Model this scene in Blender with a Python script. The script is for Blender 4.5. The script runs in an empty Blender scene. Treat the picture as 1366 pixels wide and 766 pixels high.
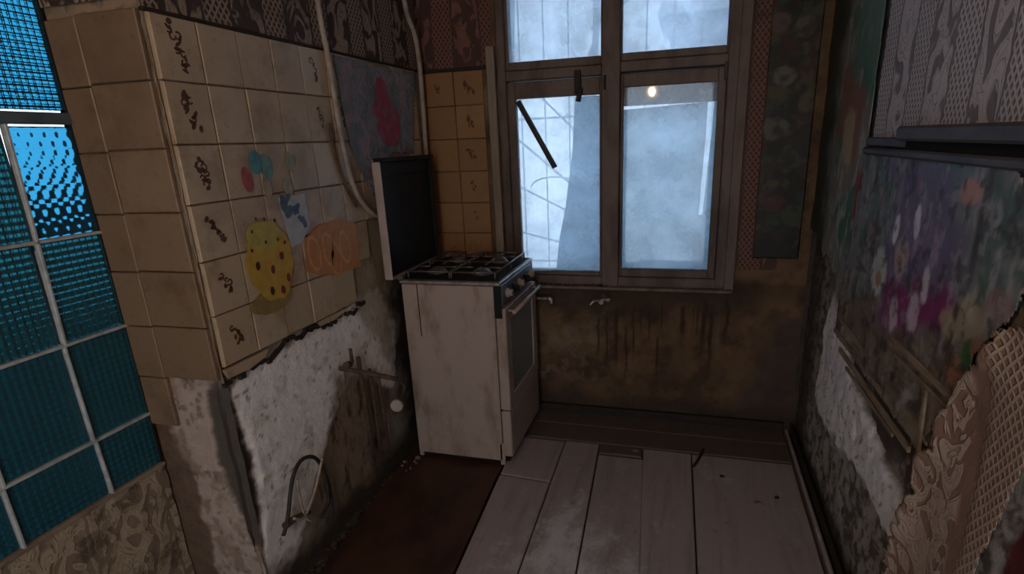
import bpy, bmesh, math, random
import numpy as np
from mathutils import Vector, Matrix
random.seed(7); RNG = np.random.default_rng(11)
SC = bpy.context.scene; COL = SC.collection
R = math.radians

# ------------------------------------------------------------------ camera
cd = bpy.data.cameras.new('camera'); cam = bpy.data.objects.new('camera', cd); COL.objects.link(cam); SC.camera = cam
pi_, ya, ro = R(17.6), R(16.26), R(-2.37)
Fw = Vector((-math.sin(ya)*math.cos(pi_), math.cos(ya)*math.cos(pi_), -math.sin(pi_)))
Rt = Vector((math.cos(ya), math.sin(ya), 0)); Up = Rt.cross(Fw)
R2 = Rt*math.cos(ro)+Up*math.sin(ro); U2 = Up*math.cos(ro)-Rt*math.sin(ro)
m = Matrix((R2, U2, -Fw)).transposed().to_4x4(); m.translation = (0, 0, 1.409); cam.matrix_world = m
cd.sensor_fit = 'HORIZONTAL'; cd.sensor_width = 36; cd.lens = 750/1366*36
cd.shift_x = -(703.4-683)/1366; cd.shift_y = (426.4-383)/1366; cd.clip_start = .02

# ------------------------------------------------------------------ world, lights, exposure
W = bpy.data.worlds.new('world'); SC.world = W; W.use_nodes = True
bg = W.node_tree.nodes['Background']; bg.inputs[0].default_value = (.76, .88, 1.0, 1); bg.inputs[1].default_value = 1.75
vs = SC.view_settings; vs.view_transform = 'Standard'; vs.look = 'None'; vs.gamma = 1; vs.use_curve_mapping = False
vs.exposure = 0.68
LAMP_W = 9.0

XL, XR, D, P, XG, H = -1.284, .534, 2.738, 1.204, -1.5875, 2.6
YR = -1.3            # rear wall of the room

# ------------------------------------------------------------------ numpy noise
def _h(ix, iy, s):
    n = (ix*374761393 + iy*668265263 + s*982451653) & 0xffffffff
    n = ((n ^ (n >> 13))*1274126177) & 0xffffffff
    return ((n ^ (n >> 16)) & 0xffff)/65535.0
def vnoise(u, v, s=0):
    iu = np.floor(u).astype(np.int64); iv = np.floor(v).astype(np.int64); fu = u-iu; fv = v-iv
    fu = fu*fu*(3-2*fu); fv = fv*fv*(3-2*fv)
    a = _h(iu, iv, s); b = _h(iu+1, iv, s); c = _h(iu, iv+1, s); d = _h(iu+1, iv+1, s)
    return (a*(1-fu)+b*fu)*(1-fv)+(c*(1-fu)+d*fu)*fv
def fbm(u, v, sc, o=4, s=0):
    t = 0*u; a = .5; n = 0
    for k in range(o):
        t = t+a*vnoise(u*sc+k*17.3, v*sc-k*9.1, s+k); n += a; a *= .55; sc *= 2.1
    return t/n
def ss(a, b, x):
    t = np.clip((x-a)/(b-a), 0, 1); return t*t*(3-2*t)
def sd(poly, u, v):
    """signed distance to a polygon, negative inside"""
    d = np.full(u.shape, 1e9); s = np.zeros(u.shape, bool); n = len(poly)
    for i in range(n):
        (ax, ay), (bx, by) = poly[i], poly[(i+1) % n]
        ex, ey = bx-ax, by-ay; wx, wy = u-ax, v-ay
        t = np.clip((wx*ex+wy*ey)/(ex*ex+ey*ey+1e-12), 0, 1)
        d = np.minimum(d, (wx-ex*t)**2+(wy-ey*t)**2)
        c = ((ay > v) != (by > v)); x = ax+(v-ay)*ex/(ey if abs(ey) > 1e-9 else 1e-9)
        s ^= c & (u < x)
    d = np.sqrt(d); return np.where(s, -d, d)
def inpoly(poly, u, v, soft=.01, rag=.03, sc=12, s=3):
    return 1-ss(-soft, soft, sd(poly, u, v)+(fbm(u, v, sc, 4, s)-.5)*2*rag)
def mix(a, b, t):
    t = t[..., None]; return a*(1-t)+np.array(b)*t
def base(u, c): return np.tile(np.array(c, float), u.shape+(1,))
def line_d(pts, u, v):
    d = np.full(u.shape, 1e9)
    for (ax, ay), (bx, by) in zip(pts, pts[1:]):
        ex, ey = bx-ax, by-ay; t = np.clip(((u-ax)*ex+(v-ay)*ey)/(ex*ex+ey*ey+1e-12), 0, 1)
        d = np.minimum(d, np.hypot(u-ax-ex*t, v-ay-ey*t))
    return d

# ------------------------------------------------------------------ node helpers
class NT:
    def __init__(s, name):
        s.m = bpy.data.materials.new(name); s.m.use_nodes = True; s.t = s.m.node_tree; s.t.nodes.clear()
        s.out = s.n('ShaderNodeOutputMaterial')
    def n(s, k, **kw):
        q = s.t.nodes.new(k)
        for a, b in kw.items(): setattr(q, a, b)
        return q
    def put(s, sock, v):
        if hasattr(v, 'links') or isinstance(v, bpy.types.NodeSocket): s.t.links.new(v, sock)
        elif v is not None: sock.default_value = (*v, 1) if isinstance(v, tuple) and len(v) == 3 and sock.type == 'RGBA' else v
    def M(s, op, a, b=None, c=None):
        q = s.n('ShaderNodeMath', operation=op)
        for i, x in enumerate((a, b, c)):
            if x is not None: s.put(q.inputs[i], x)
        return q.outputs[0]
    def mixc(s, f, a, b):
        q = s.n('ShaderNodeMix', data_type='RGBA'); s.put(q.inputs[0], f); s.put(q.inputs[6], a); s.put(q.inputs[7], b); return q.outputs[2]
    def step(s, x, lo, hi):
        q = s.n('ShaderNodeMapRange', interpolation_type='SMOOTHSTEP'); s.put(q.inputs[0], x); q.inputs[1].default_value = lo; q.inputs[2].default_value = hi; return q.outputs[0]
    def coord(s, kind='Object'):
        return s.n('ShaderNodeTexCoord').outputs[kind]
    def pos(s): return s.n('ShaderNodeNewGeometry').outputs['Position']
    def noise(s, sc, vec=None, det=4, rough=.6, dist=0):
        q = s.n('ShaderNodeTexNoise'); q.inputs['Scale'].default_value = sc; q.inputs['Detail'].default_value = det
        q.inputs['Roughness'].default_value = rough; q.inputs['Distortion'].default_value = dist
        if vec is not None: s.put(q.inputs['Vector'], vec)
        return q.outputs['Fac']
    def scale(s, vec, k):
        q = s.n('ShaderNodeMapping'); s.put(q.inputs[0], vec); q.inputs['Scale'].default_value = k; return q.outputs[0]
    def bump(s, h, st=.3, dist=.005):
        q = s.n('ShaderNodeBump'); q.inputs['Strength'].default_value = st; q.inputs['Distance'].default_value = dist; s.put(q.inputs['Height'], h); return q.outputs[0]
    def bsdf(s, col, rough=.7, normal=None, **kw):
        q = s.n('ShaderNodeBsdfPrincipled'); s.put(q.inputs['Base Color'], col); s.put(q.inputs['Roughness'], rough)
        if normal is not None: s.put(q.inputs['Normal'], normal)
        for a, b in kw.items(): s.put(q.inputs[a.replace('_', ' ')], b)
        s.t.links.new(q.outputs[0], s.out.inputs[0]); return q
def simple(name, c1, c2=None, rough=.6, sc=8, stretch=(1, 1, 1), lo=.35, hi=.7, bump=.15, fine=60, metal=0, det=5, spec=.4):
    """two-colour mottled procedural material"""
    t = NT(name); v = t.scale(t.pos(), stretch); n = t.noise(sc, v, det, .65)
    c = t.mixc(t.step(n, lo, hi), c1, c2 or tuple(x*.6 for x in c1)); f = t.noise(fine, v, 3)
    t.bsdf(c, rough, t.bump(f, bump, .004), Metallic=metal, Specular_IOR_Level=spec); return t.m
def attr_mat(name, rough=.85, fine=140, bump=.35, gloss_attr=False, var=.35):
    t = NT(name); a = t.n('ShaderNodeAttribute', attribute_name='Col').outputs['Color']; p = t.pos()
    n = t.noise(fine, p, 5, .7); n2 = t.noise(22, p, 5, .65)
    k = t.M('ADD', t.M('MULTIPLY', n, var), 1-var*.5); k = t.M('MULTIPLY', k, t.M('ADD', t.M('MULTIPLY', n2, var*1.2), 1-var*.6))
    q = t.n('ShaderNodeVectorMath', operation='SCALE'); t.put(q.inputs[0], a); t.put(q.inputs['Scale'], k)
    t.bsdf(q.outputs[0], rough, t.bump(t.M('ADD', n, n2), bump, .005), Specular_IOR_Level=.3); return t.m
def damask(name, light, dark, cell=.02, period=.24, off=0., rough=.6, dirt=(.05, .035, .03), dirt_lo=.62, blotch=3.0, lat_w=.46, hole=.55, leaf=15., cover=.49, bs=.6):
    """embossed wallpaper: lattice stripes between leaf-scroll stripes; UV in metres"""
    t = NT(name); uv = t.n('ShaderNodeUVMap').outputs[0]; sp = t.n('ShaderNodeSeparateXYZ'); t.put(sp.inputs[0], uv); u, v = sp.outputs[0], sp.outputs[1]
    wob = t.M('MULTIPLY', t.M('SUBTRACT', t.noise(14, uv, 3), .5), .03)
    us = t.M('FRACT', t.M('DIVIDE', t.M('ADD', t.M('ADD', u, wob), off), period))
    a = t.M('ABSOLUTE', t.M('SINE', t.M('MULTIPLY', t.M('ADD', u, t.M('MULTIPLY', v, .75)), math.pi/cell)))
    b = t.M('ABSOLUTE', t.M('SINE', t.M('MULTIPLY', t.M('SUBTRACT', u, t.M('MULTIPLY', v, .75)), math.pi/cell)))
    lat = t.M('SUBTRACT', 1, t.step(t.M('MINIMUM', a, b), hole-.2, hole+.2))
    nz = t.noise(leaf*.62, t.scale(uv, (1.35, .8, 1)), 2, .5, 1.6)
    vein = t.step(t.M('ABSOLUTE', t.M('SINE', t.M('MULTIPLY', nz, 34))), .1, .5)
    scr = t.M('MULTIPLY', t.step(nz, cover, cover+.06), t.M('ADD', .55, t.M('MULTIPLY', vein, .45)))
    band = t.M('MULTIPLY', t.step(us, .02, .04), t.M('SUBTRACT', 1, t.step(us, lat_w, lat_w+.02)))
    edge = t.M('MULTIPLY', t.step(t.M('ABSOLUTE', t.M('SUBTRACT', us, lat_w+.01)), .008, .03), t.step(t.M('ABSOLUTE', t.M('SUBTRACT', us, .03)), .008, .03))
    h = t.M('MULTIPLY', t.M('ADD', t.M('MULTIPLY', band, lat), t.M('MULTIPLY', t.M('SUBTRACT', 1, band), scr)), edge)
    n3 = t.noise(70, uv, 4, .7); c = t.mixc(t.M('MULTIPLY', h, t.M('ADD', .6, t.M('MULTIPLY', n3, .6))), dark, light)
    n = t.noise(blotch, uv, 6, .7); c = t.mixc(t.M('MULTIPLY', t.step(n, dirt_lo, dirt_lo+.12), .8), c, dirt)
    hh = t.M('ADD', h, t.M('MULTIPLY', n3, .4))
    t.bsdf(c, rough, t.bump(hh, bs, .005)); return t.m

# ------------------------------------------------------------------ mesh helpers
class MB:
    def __init__(s): s.b = bmesh.new()
    def box(s, c, d, bev=0, rot=None, seg=1):
        mt = Matrix.Translation(c) @ (rot.to_4x4() if rot is not None else Matrix()) @ Matrix.Diagonal((*d, 1))
        g = bmesh.ops.create_cube(s.b, size=1, matrix=mt); vs = g['verts']
        if bev:
            es = list({e for v in vs for e in v.link_edges}); bmesh.ops.bevel(s.b, geom=es, offset=bev, segments=seg, affect='EDGES', profile=.6)
        return s
    def bb(s, x0, x1, y0, y1, z0, z1, bev=0): return s.box(((x0+x1)/2, (y0+y1)/2, (z0+z1)/2), (abs(x1-x0), abs(y1-y0), abs(z1-z0)), bev)
    def tube(s, pts, r, n=8, smooth=3, cap=True):
        p = [Vector(q) for q in pts]
        if smooth > 1 and len(p) > 2:
            q = []
            for i in range(len(p)-1):
                a, b, c, d = p[max(i-1, 0)], p[i], p[i+1], p[min(i+2, len(p)-1)]
                for k in range(smooth):
                    t = k/smooth; q.append(.5*((2*b)+(c-a)*t+(2*a-5*b+4*c-d)*t*t+(3*b-a-3*c+d)*t**3))
            p = q+[p[-1]]
        rr = r if callable(r) else (lambda t: r)
        t0 = (p[1]-p[0]).normalized(); nv = t0.orthogonal().normalized(); rings = []
        for i, q in enumerate(p):
            tg = (p[min(i+1, len(p)-1)]-p[max(i-1, 0)]).normalized(); nv = (nv-tg*nv.dot(tg)).normalized(); bv = tg.cross(nv); rad = rr(i/(len(p)-1))
            rings.append([s.b.verts.new(q+(nv*math.cos(2*math.pi*k/n)+bv*math.sin(2*math.pi*k/n))*rad) for k in range(n)])
        for A, B in zip(rings, rings[1:]):
            for k in range(n):
                f = s.b.faces.new((A[k], A[(k+1) % n], B[(k+1) % n], B[k])); f.smooth = True
        if cap: s.b.faces.new(rings[0][::-1]); s.b.faces.new(rings[-1])
        return s
    def lathe(s, prof, o, ax, n=20):
        ax = Vector(ax).normalized(); a = ax.orthogonal().normalized(); b = ax.cross(a); o = Vector(o); rings = []
        for h, r in prof: rings.append([s.b.verts.new(o+ax*h+(a*math.cos(2*math.pi*k/n)+b*math.sin(2*math.pi*k/n))*max(r, 1e-4)) for k in range(n)])
        for A, B in zip(rings, rings[1:]):
            for k in range(n):
                f = s.b.faces.new((A[k], A[(k+1) % n], B[(k+1) % n], B[k])); f.smooth = True
        s.b.faces.new(rings[0][::-1]); s.b.faces.new(rings[-1]); return s
    def prism(s, pts, ext):
        """polygon of 3-D points pushed along ext"""
        e = Vector(ext); a = [s.b.verts.new(Vector(p)) for p in pts]; b = [s.b.verts.new(Vector(p)+e) for p in pts]; n = len(a)
        s.b.faces.new(a[::-1]); s.b.faces.new(b)
        for i in range(n): s.b.faces.new((a[i], a[(i+1) % n], b[(i+1) % n], b[i]))
        return s
    def mesh(s, name):
        bmesh.ops.recalc_face_normals(s.b, faces=s.b.faces); me = bpy.data.meshes.new(name); s.b.to_mesh(me); s.b.free(); return me
    def obj(s, name, mat, parent=None, uvax=None): return link(name, s.mesh(name), mat, parent, uvax)
def link(name, me, mat, parent=None, uvax=None):
    if mat is not None and not me.materials: me.materials.append(mat)
    o = bpy.data.objects.new(name, me); COL.objects.link(o)
    if parent is not None:
        o.parent = parent; o.location = -(Vector(parent.matrix_world.translation) if False else WLOC(parent))
    if uvax: set_uv(me, uvax)
    return o
def WLOC(o):
    v = Vector(o.location)
    while o.parent: o = o.parent; v += Vector(o.location)
    return v
def set_uv(me, ax):
    n = len(me.vertices); co = np.empty(n*3, np.float32); me.vertices.foreach_get('co', co); co = co.reshape(-1, 3)
    li = np.empty(len(me.loops), np.int32); me.loops.foreach_get('vertex_index', li)
    uv = me.uv_layers.new(name='UVMap'); uv.data.foreach_set('uv', co[li][:, ax].astype(np.float32).ravel())
def tag(o, label=None, cat=None, group=None, kind=None):
    for k, v in (('label', label), ('category', cat), ('group', group), ('kind', kind)):
        if v: o[k] = v
    return o
def empty(name, loc, label=None, cat=None, group=None, kind=None):
    o = bpy.data.objects.new(name, None); o.empty_display_size = .05; COL.objects.link(o); o.location = loc; return tag(o, label, cat, group, kind)
def grid(name, org, U, V, N, u0, u1, v0, v1, step, col, hgt, mat, parent=None, keep=None, thick=0):
    """displaced, vertex-coloured sheet: position = org + u*U + v*V + h(u,v)*N"""
    nu = max(2, int(round((u1-u0)/step))+1); nv = max(2, int(round((v1-v0)/step))+1)
    u, v = np.meshgrid(np.linspace(u0, u1, nu), np.linspace(v0, v1, nv), indexing='ij')
    h = hgt(u, v) if hgt else 0*u; c = np.clip(col(u, v), .002, 1) if col else None
    co = np.array(org)+u[..., None]*np.array(U)+v[..., None]*np.array(V)+h[..., None]*np.array(N)
    idx = np.arange(nu*nv).reshape(nu, nv)
    q = np.stack([idx[:-1, :-1], idx[1:, :-1], idx[1:, 1:], idx[:-1, 1:]], -1).reshape(-1, 4)
    if keep is not None:
        um = (u[:-1, :-1]+u[1:, 1:])/2; vm = (v[:-1, :-1]+v[1:, 1:])/2; q = q[keep(um, vm).ravel()]
    if np.dot(np.cross(U, V), N) < 0: q = q[:, ::-1]
    me = bpy.data.meshes.new(name); me.from_pydata(co.reshape(-1, 3).tolist(), [], q.tolist())
    if c is not None:
        at = me.color_attributes.new('Col', 'FLOAT_COLOR', 'POINT'); at.data.foreach_set('color', np.concatenate([c, np.ones(c.shape[:-1]+(1,))], -1).astype(np.float32).ravel())
    li = np.empty(len(me.loops), np.int32); me.loops.foreach_get('vertex_index', li)
    uv = me.uv_layers.new(name='UVMap'); uv.data.foreach_set('uv', np.stack([u.ravel(), v.ravel()], -1)[li].astype(np.float32).ravel())
    me.polygons.foreach_set('use_smooth', np.ones(len(me.polygons), bool))
    bm = bmesh.new(); bm.from_mesh(me); bmesh.ops.delete(bm, geom=[x for x in bm.verts if not x.link_faces], context='VERTS')
    if thick:
        ge = bmesh.ops.extrude_face_region(bm, geom=list(bm.faces)); bmesh.ops.translate(bm, verts=[x for x in ge['geom'] if isinstance(x, bmesh.types.BMVert)], vec=-Vector(N)*thick)
        bmesh.ops.recalc_face_normals(bm, faces=bm.faces)
    bm.to_mesh(me); bm.free()
    return link(name, me, mat, parent)

# ------------------------------------------------------------------ materials
M_plaster = attr_mat('plaster', .9, 120, .6)
M_print = attr_mat('printed_oilcloth', .45, 200, .15, var=.3)
M_dark = simple('bare_masonry', (.09, .07, .06), rough=.95)
M_ceiling = simple('limewash', (.5, .47, .43), (.36, .32, .28), .9)
M_paper_l = damask('brown_embossed_wallpaper', (.34, .255, .19), (.05, .03, .022), .022, .24, .05, dirt_lo=.55)
M_paper_b = damask('red_brown_embossed_wallpaper', (.21, .09, .062), (.06, .022, .016), .022, .24, .02, dirt=(.035, .016, .012), dirt_lo=.55)
M_paper_r = damask('grey_embossed_wallpaper', (.66, .61, .66), (.24, .215, .235), .020, .25, .12, hole=.62, cover=.40, lat_w=.5, dirt_lo=.66)
M_paper_k = damask('beige_embossed_wallpaper', (.44, .35, .25), (.23, .175, .125), .022, .24, .03, blotch=9, dirt_lo=.52, lat_w=.0, leaf=20, cover=.42, dirt=(.09, .065, .045))
M_paper_t = damask('torn_embossed_wallpaper', (.42, .315, .25), (.22, .13, .095), .019, 1.10, -.565, hole=.55, cover=.44, lat_w=.45, bs=.8, leaf=21)
def tile_mat(name, c, c2, grime):
    t = NT(name); p = t.pos(); oi = t.n('ShaderNodeObjectInfo').outputs['Random']
    n = t.noise(5, p, 6, .7); n2 = t.noise(38, p, 5, .75)
    a = t.mixc(oi, c, c2); n3 = t.noise(1.7, p, 5, .65); a = t.mixc(t.M('MULTIPLY', t.step(n, .48, .72), .65), a, grime); a = t.mixc(t.M('MULTIPLY', t.step(n3, .5, .72), .55), a, grime); a = t.mixc(t.M('MULTIPLY', t.step(n2, .57, .70), .45), a, grime)
    t.bsdf(a, t.M('ADD', t.M('MULTIPLY', n2, .3), .22), t.bump(n, .08, .01), Specular_IOR_Level=.45); return t.m
M_tile = tile_mat('cream_glazed_tile', (.50, .385, .265), (.43, .32, .21), (.20, .13, .075))
M_tile_p = tile_mat('shaded_glazed_tile', (.265, .18, .11), (.22, .145, .088), (.11, .06, .036))  # dirty tile again, darkened: the pier's shade is put into its colour
M_tile_b = tile_mat('orange_glazed_tile', (.33, .175, .075), (.27, .14, .06), (.16, .07, .03))
M_ink = simple('brown_tile_print', (.07, .035, .022), (.12, .06, .035), .4, 60)
M_ink_b = simple('red_brown_tile_print', (.10, .03, .015), (.15, .05, .025), .4, 60)
M_wood_dk = simple('old_brown_window_paint', (.16, .11, .088), (.07, .045, .034), .55, 9, (1, 1, .35), bump=.4, fine=90)
M_wood_lt = simple('weathered_pale_wood', (.34, .27, .21), (.21, .16, .12), .8, 14, (1, 1, .15), bump=.4)
M_wood_out = simple('blue_grey_outer_frame_paint', (.42, .50, .60), (.28, .34, .42), .6, 8)
M_white_pl = simple('yellowed_white_plastic', (.42, .35, .29), (.24, .19, .155), .5, 12)
M_enamel = simple('stained_white_enamel', (.40, .315, .275), (.22, .15, .115), .42, 9, (1, 1, .4), .46, .74, .10)
M_enamel_edge = simple('white_enamel_trim', (.45, .37, .33), (.36, .29, .25), .4, 12)
M_black = simple('black_enamel', (.010, .012, .013), (.018, .018, .018), .5, 14, spec=.15)
M_gap = simple('near_black', (.012, .01, .009), rough=.9)  # near-black for seams, grooves, joints and the stove's inside
M_iron = simple('greasy_cast_iron', (.13, .12, .12), (.22, .19, .18), .4, 40, metal=.6)
M_alu = simple('dull_aluminium', (.50, .47, .46), (.28, .25, .24), .38, 25, metal=.75)
M_steel = simple('grey_control_panel', (.20, .20, .235), (.11, .11, .13), .4, 20, metal=.3)
M_rust = simple('rusty_pipe', (.12, .075, .05), (.06, .035, .025), .75, 30, bump=.5)
M_brass = simple('dirty_chrome', (.42, .37, .32), (.12, .09, .07), .4, 45, metal=.6)
M_rubber = simple('black_rubber_hose', (.02, .018, .018), (.05, .04, .035), .6, 40)
M_rub_wh = simple('grimy_white_hose', (.42, .36, .29), (.22, .17, .12), .6, 40)
M_lath = simple('bare_lath_wood', (.30, .23, .165), (.13, .095, .065), .85, 30, (.3, .15, 1), bump=.5)
M_sill = simple('dirty_sill_paint', (.20, .15, .12), (.09, .06, .045), .6, 16)
M_rail = simple('dark_grey_rail_paint', (.105, .095, .10), (.055, .05, .052), .5, 12, (1, .3, 1))
M_crumb = simple('dirty_crumb', (.075, .055, .042), (.035, .026, .02), .9, 50)
M_moss = simple('damp_dirt', (.10, .13, .13), (.05, .06, .06), .9, 40)
M_debris = simple('plaster_crumb', (.20, .165, .14), (.14, .11, .09), .9, 60)
M_skirt = simple('dark_skirting', (.035, .022, .018), (.018, .012, .010), .7, 20)

def plank_mat(name, c_paint, c_worn_sheen, c_dirt):
    t = NT(name); p = t.pos(); oi = t.n('ShaderNodeObjectInfo').outputs['Random']
    g = t.noise(22, t.scale(p, (1, .09, 1)), 5, .7, .6); n = t.noise(4.2, t.scale(p, (1.2, .6, 1)), 7, .72); n2 = t.noise(17, p, 7, .75); n3 = t.noise(2.2, p, 3)
    a = t.mixc(t.M('MULTIPLY', oi, .35), c_paint, tuple(x*.75 for x in c_paint)); a = t.mixc(t.M('MULTIPLY', t.step(g, .45, .75), .35), a, c_dirt)
    px = t.n('ShaderNodeSeparateXYZ'); t.put(px.inputs[0], p); sheen_band = t.M('SUBTRACT', 1, t.step(t.M('ADD', t.M('ABSOLUTE', t.M('ADD', px.outputs[0], .36)), t.M('MULTIPLY', t.M('MAXIMUM', t.M('SUBTRACT', px.outputs[1], 1.75), 0), .9)), .05, .45))  # lightening added here paints the window's sheen over the random wear
    worn_sheen = t.step(t.M('ADD', t.M('ADD', t.M('MULTIPLY', n, .7), t.M('MULTIPLY', n2, .3)), t.M('MULTIPLY', sheen_band, .13)), .54, .72); a = t.mixc(t.M('MULTIPLY', worn_sheen, .75), a, c_worn_sheen)
    dirt = t.step(n2, .56, .74); a = t.mixc(t.M('MULTIPLY', dirt, .6), a, c_dirt)
    ro = t.M('ADD', .22, t.M('MULTIPLY', t.M('SUBTRACT', 1, worn_sheen), .2)); ro = t.M('ADD', ro, t.M('MULTIPLY', dirt, .25))
    t.bsdf(a, ro, t.bump(t.M('ADD', t.M('MULTIPLY', g, .6), n2), .3, .004), Specular_IOR_Level=.5); return t.m
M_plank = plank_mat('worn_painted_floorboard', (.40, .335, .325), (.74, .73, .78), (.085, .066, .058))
M_cross = plank_mat('dark_floorboard', (.13, .10, .092), (.19, .16, .15), (.05, .035, .03))
M_sheet = simple('red_brown_hardboard', (.075, .033, .018), (.032, .015, .010), .5, 7, (1, .6, 1), bump=.25, fine=50)
M_subfloor = simple('floor_dirt', (.045, .035, .028), (.02, .015, .012), .95, 14)

# ------------------------------------------------------------------ room shell
fl = MB().bb(-3.4, XR+.15, YR, 4, -.16, -.045).obj('floor', M_subfloor); tag(fl, kind='structure')
ce = MB().bb(-3.4, XR+.15, YR-.1, 4, H, H+.1).obj('ceiling', M_ceiling); tag(ce, kind='structure')

# --- floorboards: corners traced along the joints, each board its own slab
def board(name, poly, z0, z1, mat, gap=.003, lift=0):
    c = Vector((sum(p[0] for p in poly)/len(poly), sum(p[1] for p in poly)/len(poly), 0)); b = MB()
    pts = []
    n = len(poly)
    for i, (x, y) in enumerate(poly):
        v = Vector((x, y, 0))-c; v = v*(1-gap/max(.02, abs(v.x))) if False else v
        pts.append((c.x+math.copysign(max(abs(v.x)-gap, .001), v.x), c.y+math.copysign(max(abs(v.y)-gap, .001), v.y), z0))
    b.prism(pts, (0, 0, z1-z0))
    es = [e for e in b.b.edges if all(abs(q.co.z-z1) < 1e-5 for q in e.verts)]
    bmesh.ops.bevel(b.b, geom=es, offset=.004, segments=1, affect='EDGES')
    o = b.obj(name, mat, fl); return o
def edge(a, b, y): return a[0]+(b[0]-a[0])*(y-a[1])/(b[1]-a[1])
EA = ((-.757, 2.03), (-.718, 1.44)); EB = ((-.528, 2.31), (-.507, 1.487)); EC = ((-.355, 2.29), (-.313, 1.532)); ED = ((-.154, 2.349), (-.104, 1.581)); EE = ((.064, 2.435), (.084, 1.624)); EF = ((.497, 2.6), (.494, 1.7))
def strip(a, b, y0, y1): return [(edge(*a, y0), y0), (edge(*b, y0), y0), (edge(*b, y1), y1), (edge(*a, y1), y1)]
yn = -1.25
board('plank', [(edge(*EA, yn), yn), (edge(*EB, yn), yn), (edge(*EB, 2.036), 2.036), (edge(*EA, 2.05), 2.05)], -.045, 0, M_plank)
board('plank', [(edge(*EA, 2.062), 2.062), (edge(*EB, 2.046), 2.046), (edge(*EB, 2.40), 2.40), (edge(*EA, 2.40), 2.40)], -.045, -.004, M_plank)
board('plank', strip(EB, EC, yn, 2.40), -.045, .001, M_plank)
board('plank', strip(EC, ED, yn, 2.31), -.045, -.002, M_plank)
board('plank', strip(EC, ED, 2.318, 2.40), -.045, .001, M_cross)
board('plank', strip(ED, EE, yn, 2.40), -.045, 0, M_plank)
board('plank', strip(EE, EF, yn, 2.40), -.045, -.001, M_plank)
board('plank', [(-.78, 2.408), (.50, 2.408), (.50, 2.57), (-.78, 2.57)], -.045, -.001, M_cross)
board('plank', [(-.78, 2.578), (.50, 2.578), (.50, 2.73), (-.78, 2.73)], -.045, -.004, M_cross)
sh = board('hardboard_sheet', [(-1.14, -1.2), (-.745, -1.2), (edge(*EA, 1.4)-.008, 1.4), (edge(*EA, 2.05)-.010, 2.05), (-.765, 2.72), (-1.255, 2.72), (-1.245, 2.02), (-1.195, 1.33)], -.045, -.012, M_sheet)
# narrow floor strips along the right wall
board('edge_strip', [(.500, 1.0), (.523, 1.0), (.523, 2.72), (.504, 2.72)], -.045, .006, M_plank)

# --- wall_left: plaster face and pier, tiles hung on both
white_l = [(1.240, 0.735), (1.353, 0.767), (1.532, 0.794), (1.796, 0.814), (2.109, 0.822), (2.235, 0.627), (2.151, 0.321), (1.832, 0.533), (1.677, 0.410), (1.532, 0.235), (1.374, 0.044), (1.320, -0.089), (1.212, -0.008), (1.244, 0.254), (1.252, 0.417), (1.243, 0.596)]
grey_l = [(1.202, 0.788), (1.223, 0.738), (1.246, 0.643), (1.268, 0.503), (1.267, 0.408), (1.244, 0.254), (1.222, 0.168), (1.170, 0.254), (1.114, 0.606)]
brown_l = [(1.728, 0.577), (1.993, 0.464), (2.091, 0.311), (1.979, 0.064), (1.772, 0.043), (1.498, 0.095), (1.402, 0.070), (1.553, 0.222), (1.677, 0.410)]
yell_l = [(2.022, 1.319), (2.258, 1.320), (2.274, 0.798), (2.130, 0.481), (1.904, 0.829)]
def col_left(u, v):
    c = base(u, (.36, .31, .26)); n = fbm(u, v, 14, 5, 5)
    c = mix(c, (.27, .20, .13), ss(.45, .7, n))
    w = inpoly(white_l, u, v, .012, .035, 16); c = mix(c, (.92, .88, .85), w)
    c = mix(c, (.62, .55, .49), w*ss(.56, .76, fbm(u, v, 26, 5, 8))*.8)
    c = mix(c, (.30, .25, .2), w*ss(.71, .80, fbm(u, v, 48, 4, 19)))
    c = mix(c, (.10, .085, .075), inpoly(grey_l, u, v, .010, .022, 26, 6))
    b = inpoly(brown_l, u, v, .03, .06, 12, 9); c = mix(c, (.24, .175, .12), b*.85); c = mix(c, (.10, .055, .03), b*ss(.56, .72, fbm(u*3, v*.8, 16, 4, 4)))
    c = mix(c, (.34, .26, .16), inpoly(yell_l, u, v, .03, .05)*.7)
    # near-black low down behind the stove
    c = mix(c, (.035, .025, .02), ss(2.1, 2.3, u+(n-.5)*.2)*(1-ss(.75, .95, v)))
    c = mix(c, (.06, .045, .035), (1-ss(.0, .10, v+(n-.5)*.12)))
    return c
def hgt_left(u, v):
    w = inpoly(white_l, u, v, .02, .03, 16)
    return -.010+.010*(fbm(u, v, 9, 4, 2)-.5)+.004*w-.018*inpoly(grey_l, u, v, .02, .03, 22, 6)+.004*(fbm(u, v, 60, 3, 3)-.5)+.006*ss(.8, .84, v)
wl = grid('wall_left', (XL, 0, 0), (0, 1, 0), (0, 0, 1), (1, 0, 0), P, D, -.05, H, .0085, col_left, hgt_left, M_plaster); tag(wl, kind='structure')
grey_p = [(-1.359, 0.736), (-1.306, 0.774), (-1.252, 0.755), (-1.251, 0.345), (-1.269, 0.171), (-1.308, 0.179), (-1.347, 0.335), (-1.377, 0.516), (-1.374, 0.658)]
bare_p = [(-1.460, 0.774), (-1.270, 0.789), (-1.285, -0.013), (-1.478, -0.056), (-1.511, 0.274), (-1.554, 0.521)]
brown_p = [(-1.630, 0.619), (-1.539, 0.602), (-1.484, 0.421), (-1.478, -0.056), (-1.641, -0.059), (-1.629, 0.372)]
rust_p = [(-1.417, 0.895), (-1.259, 0.938), (-1.278, 0.800), (-1.441, 0.763)]
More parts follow.
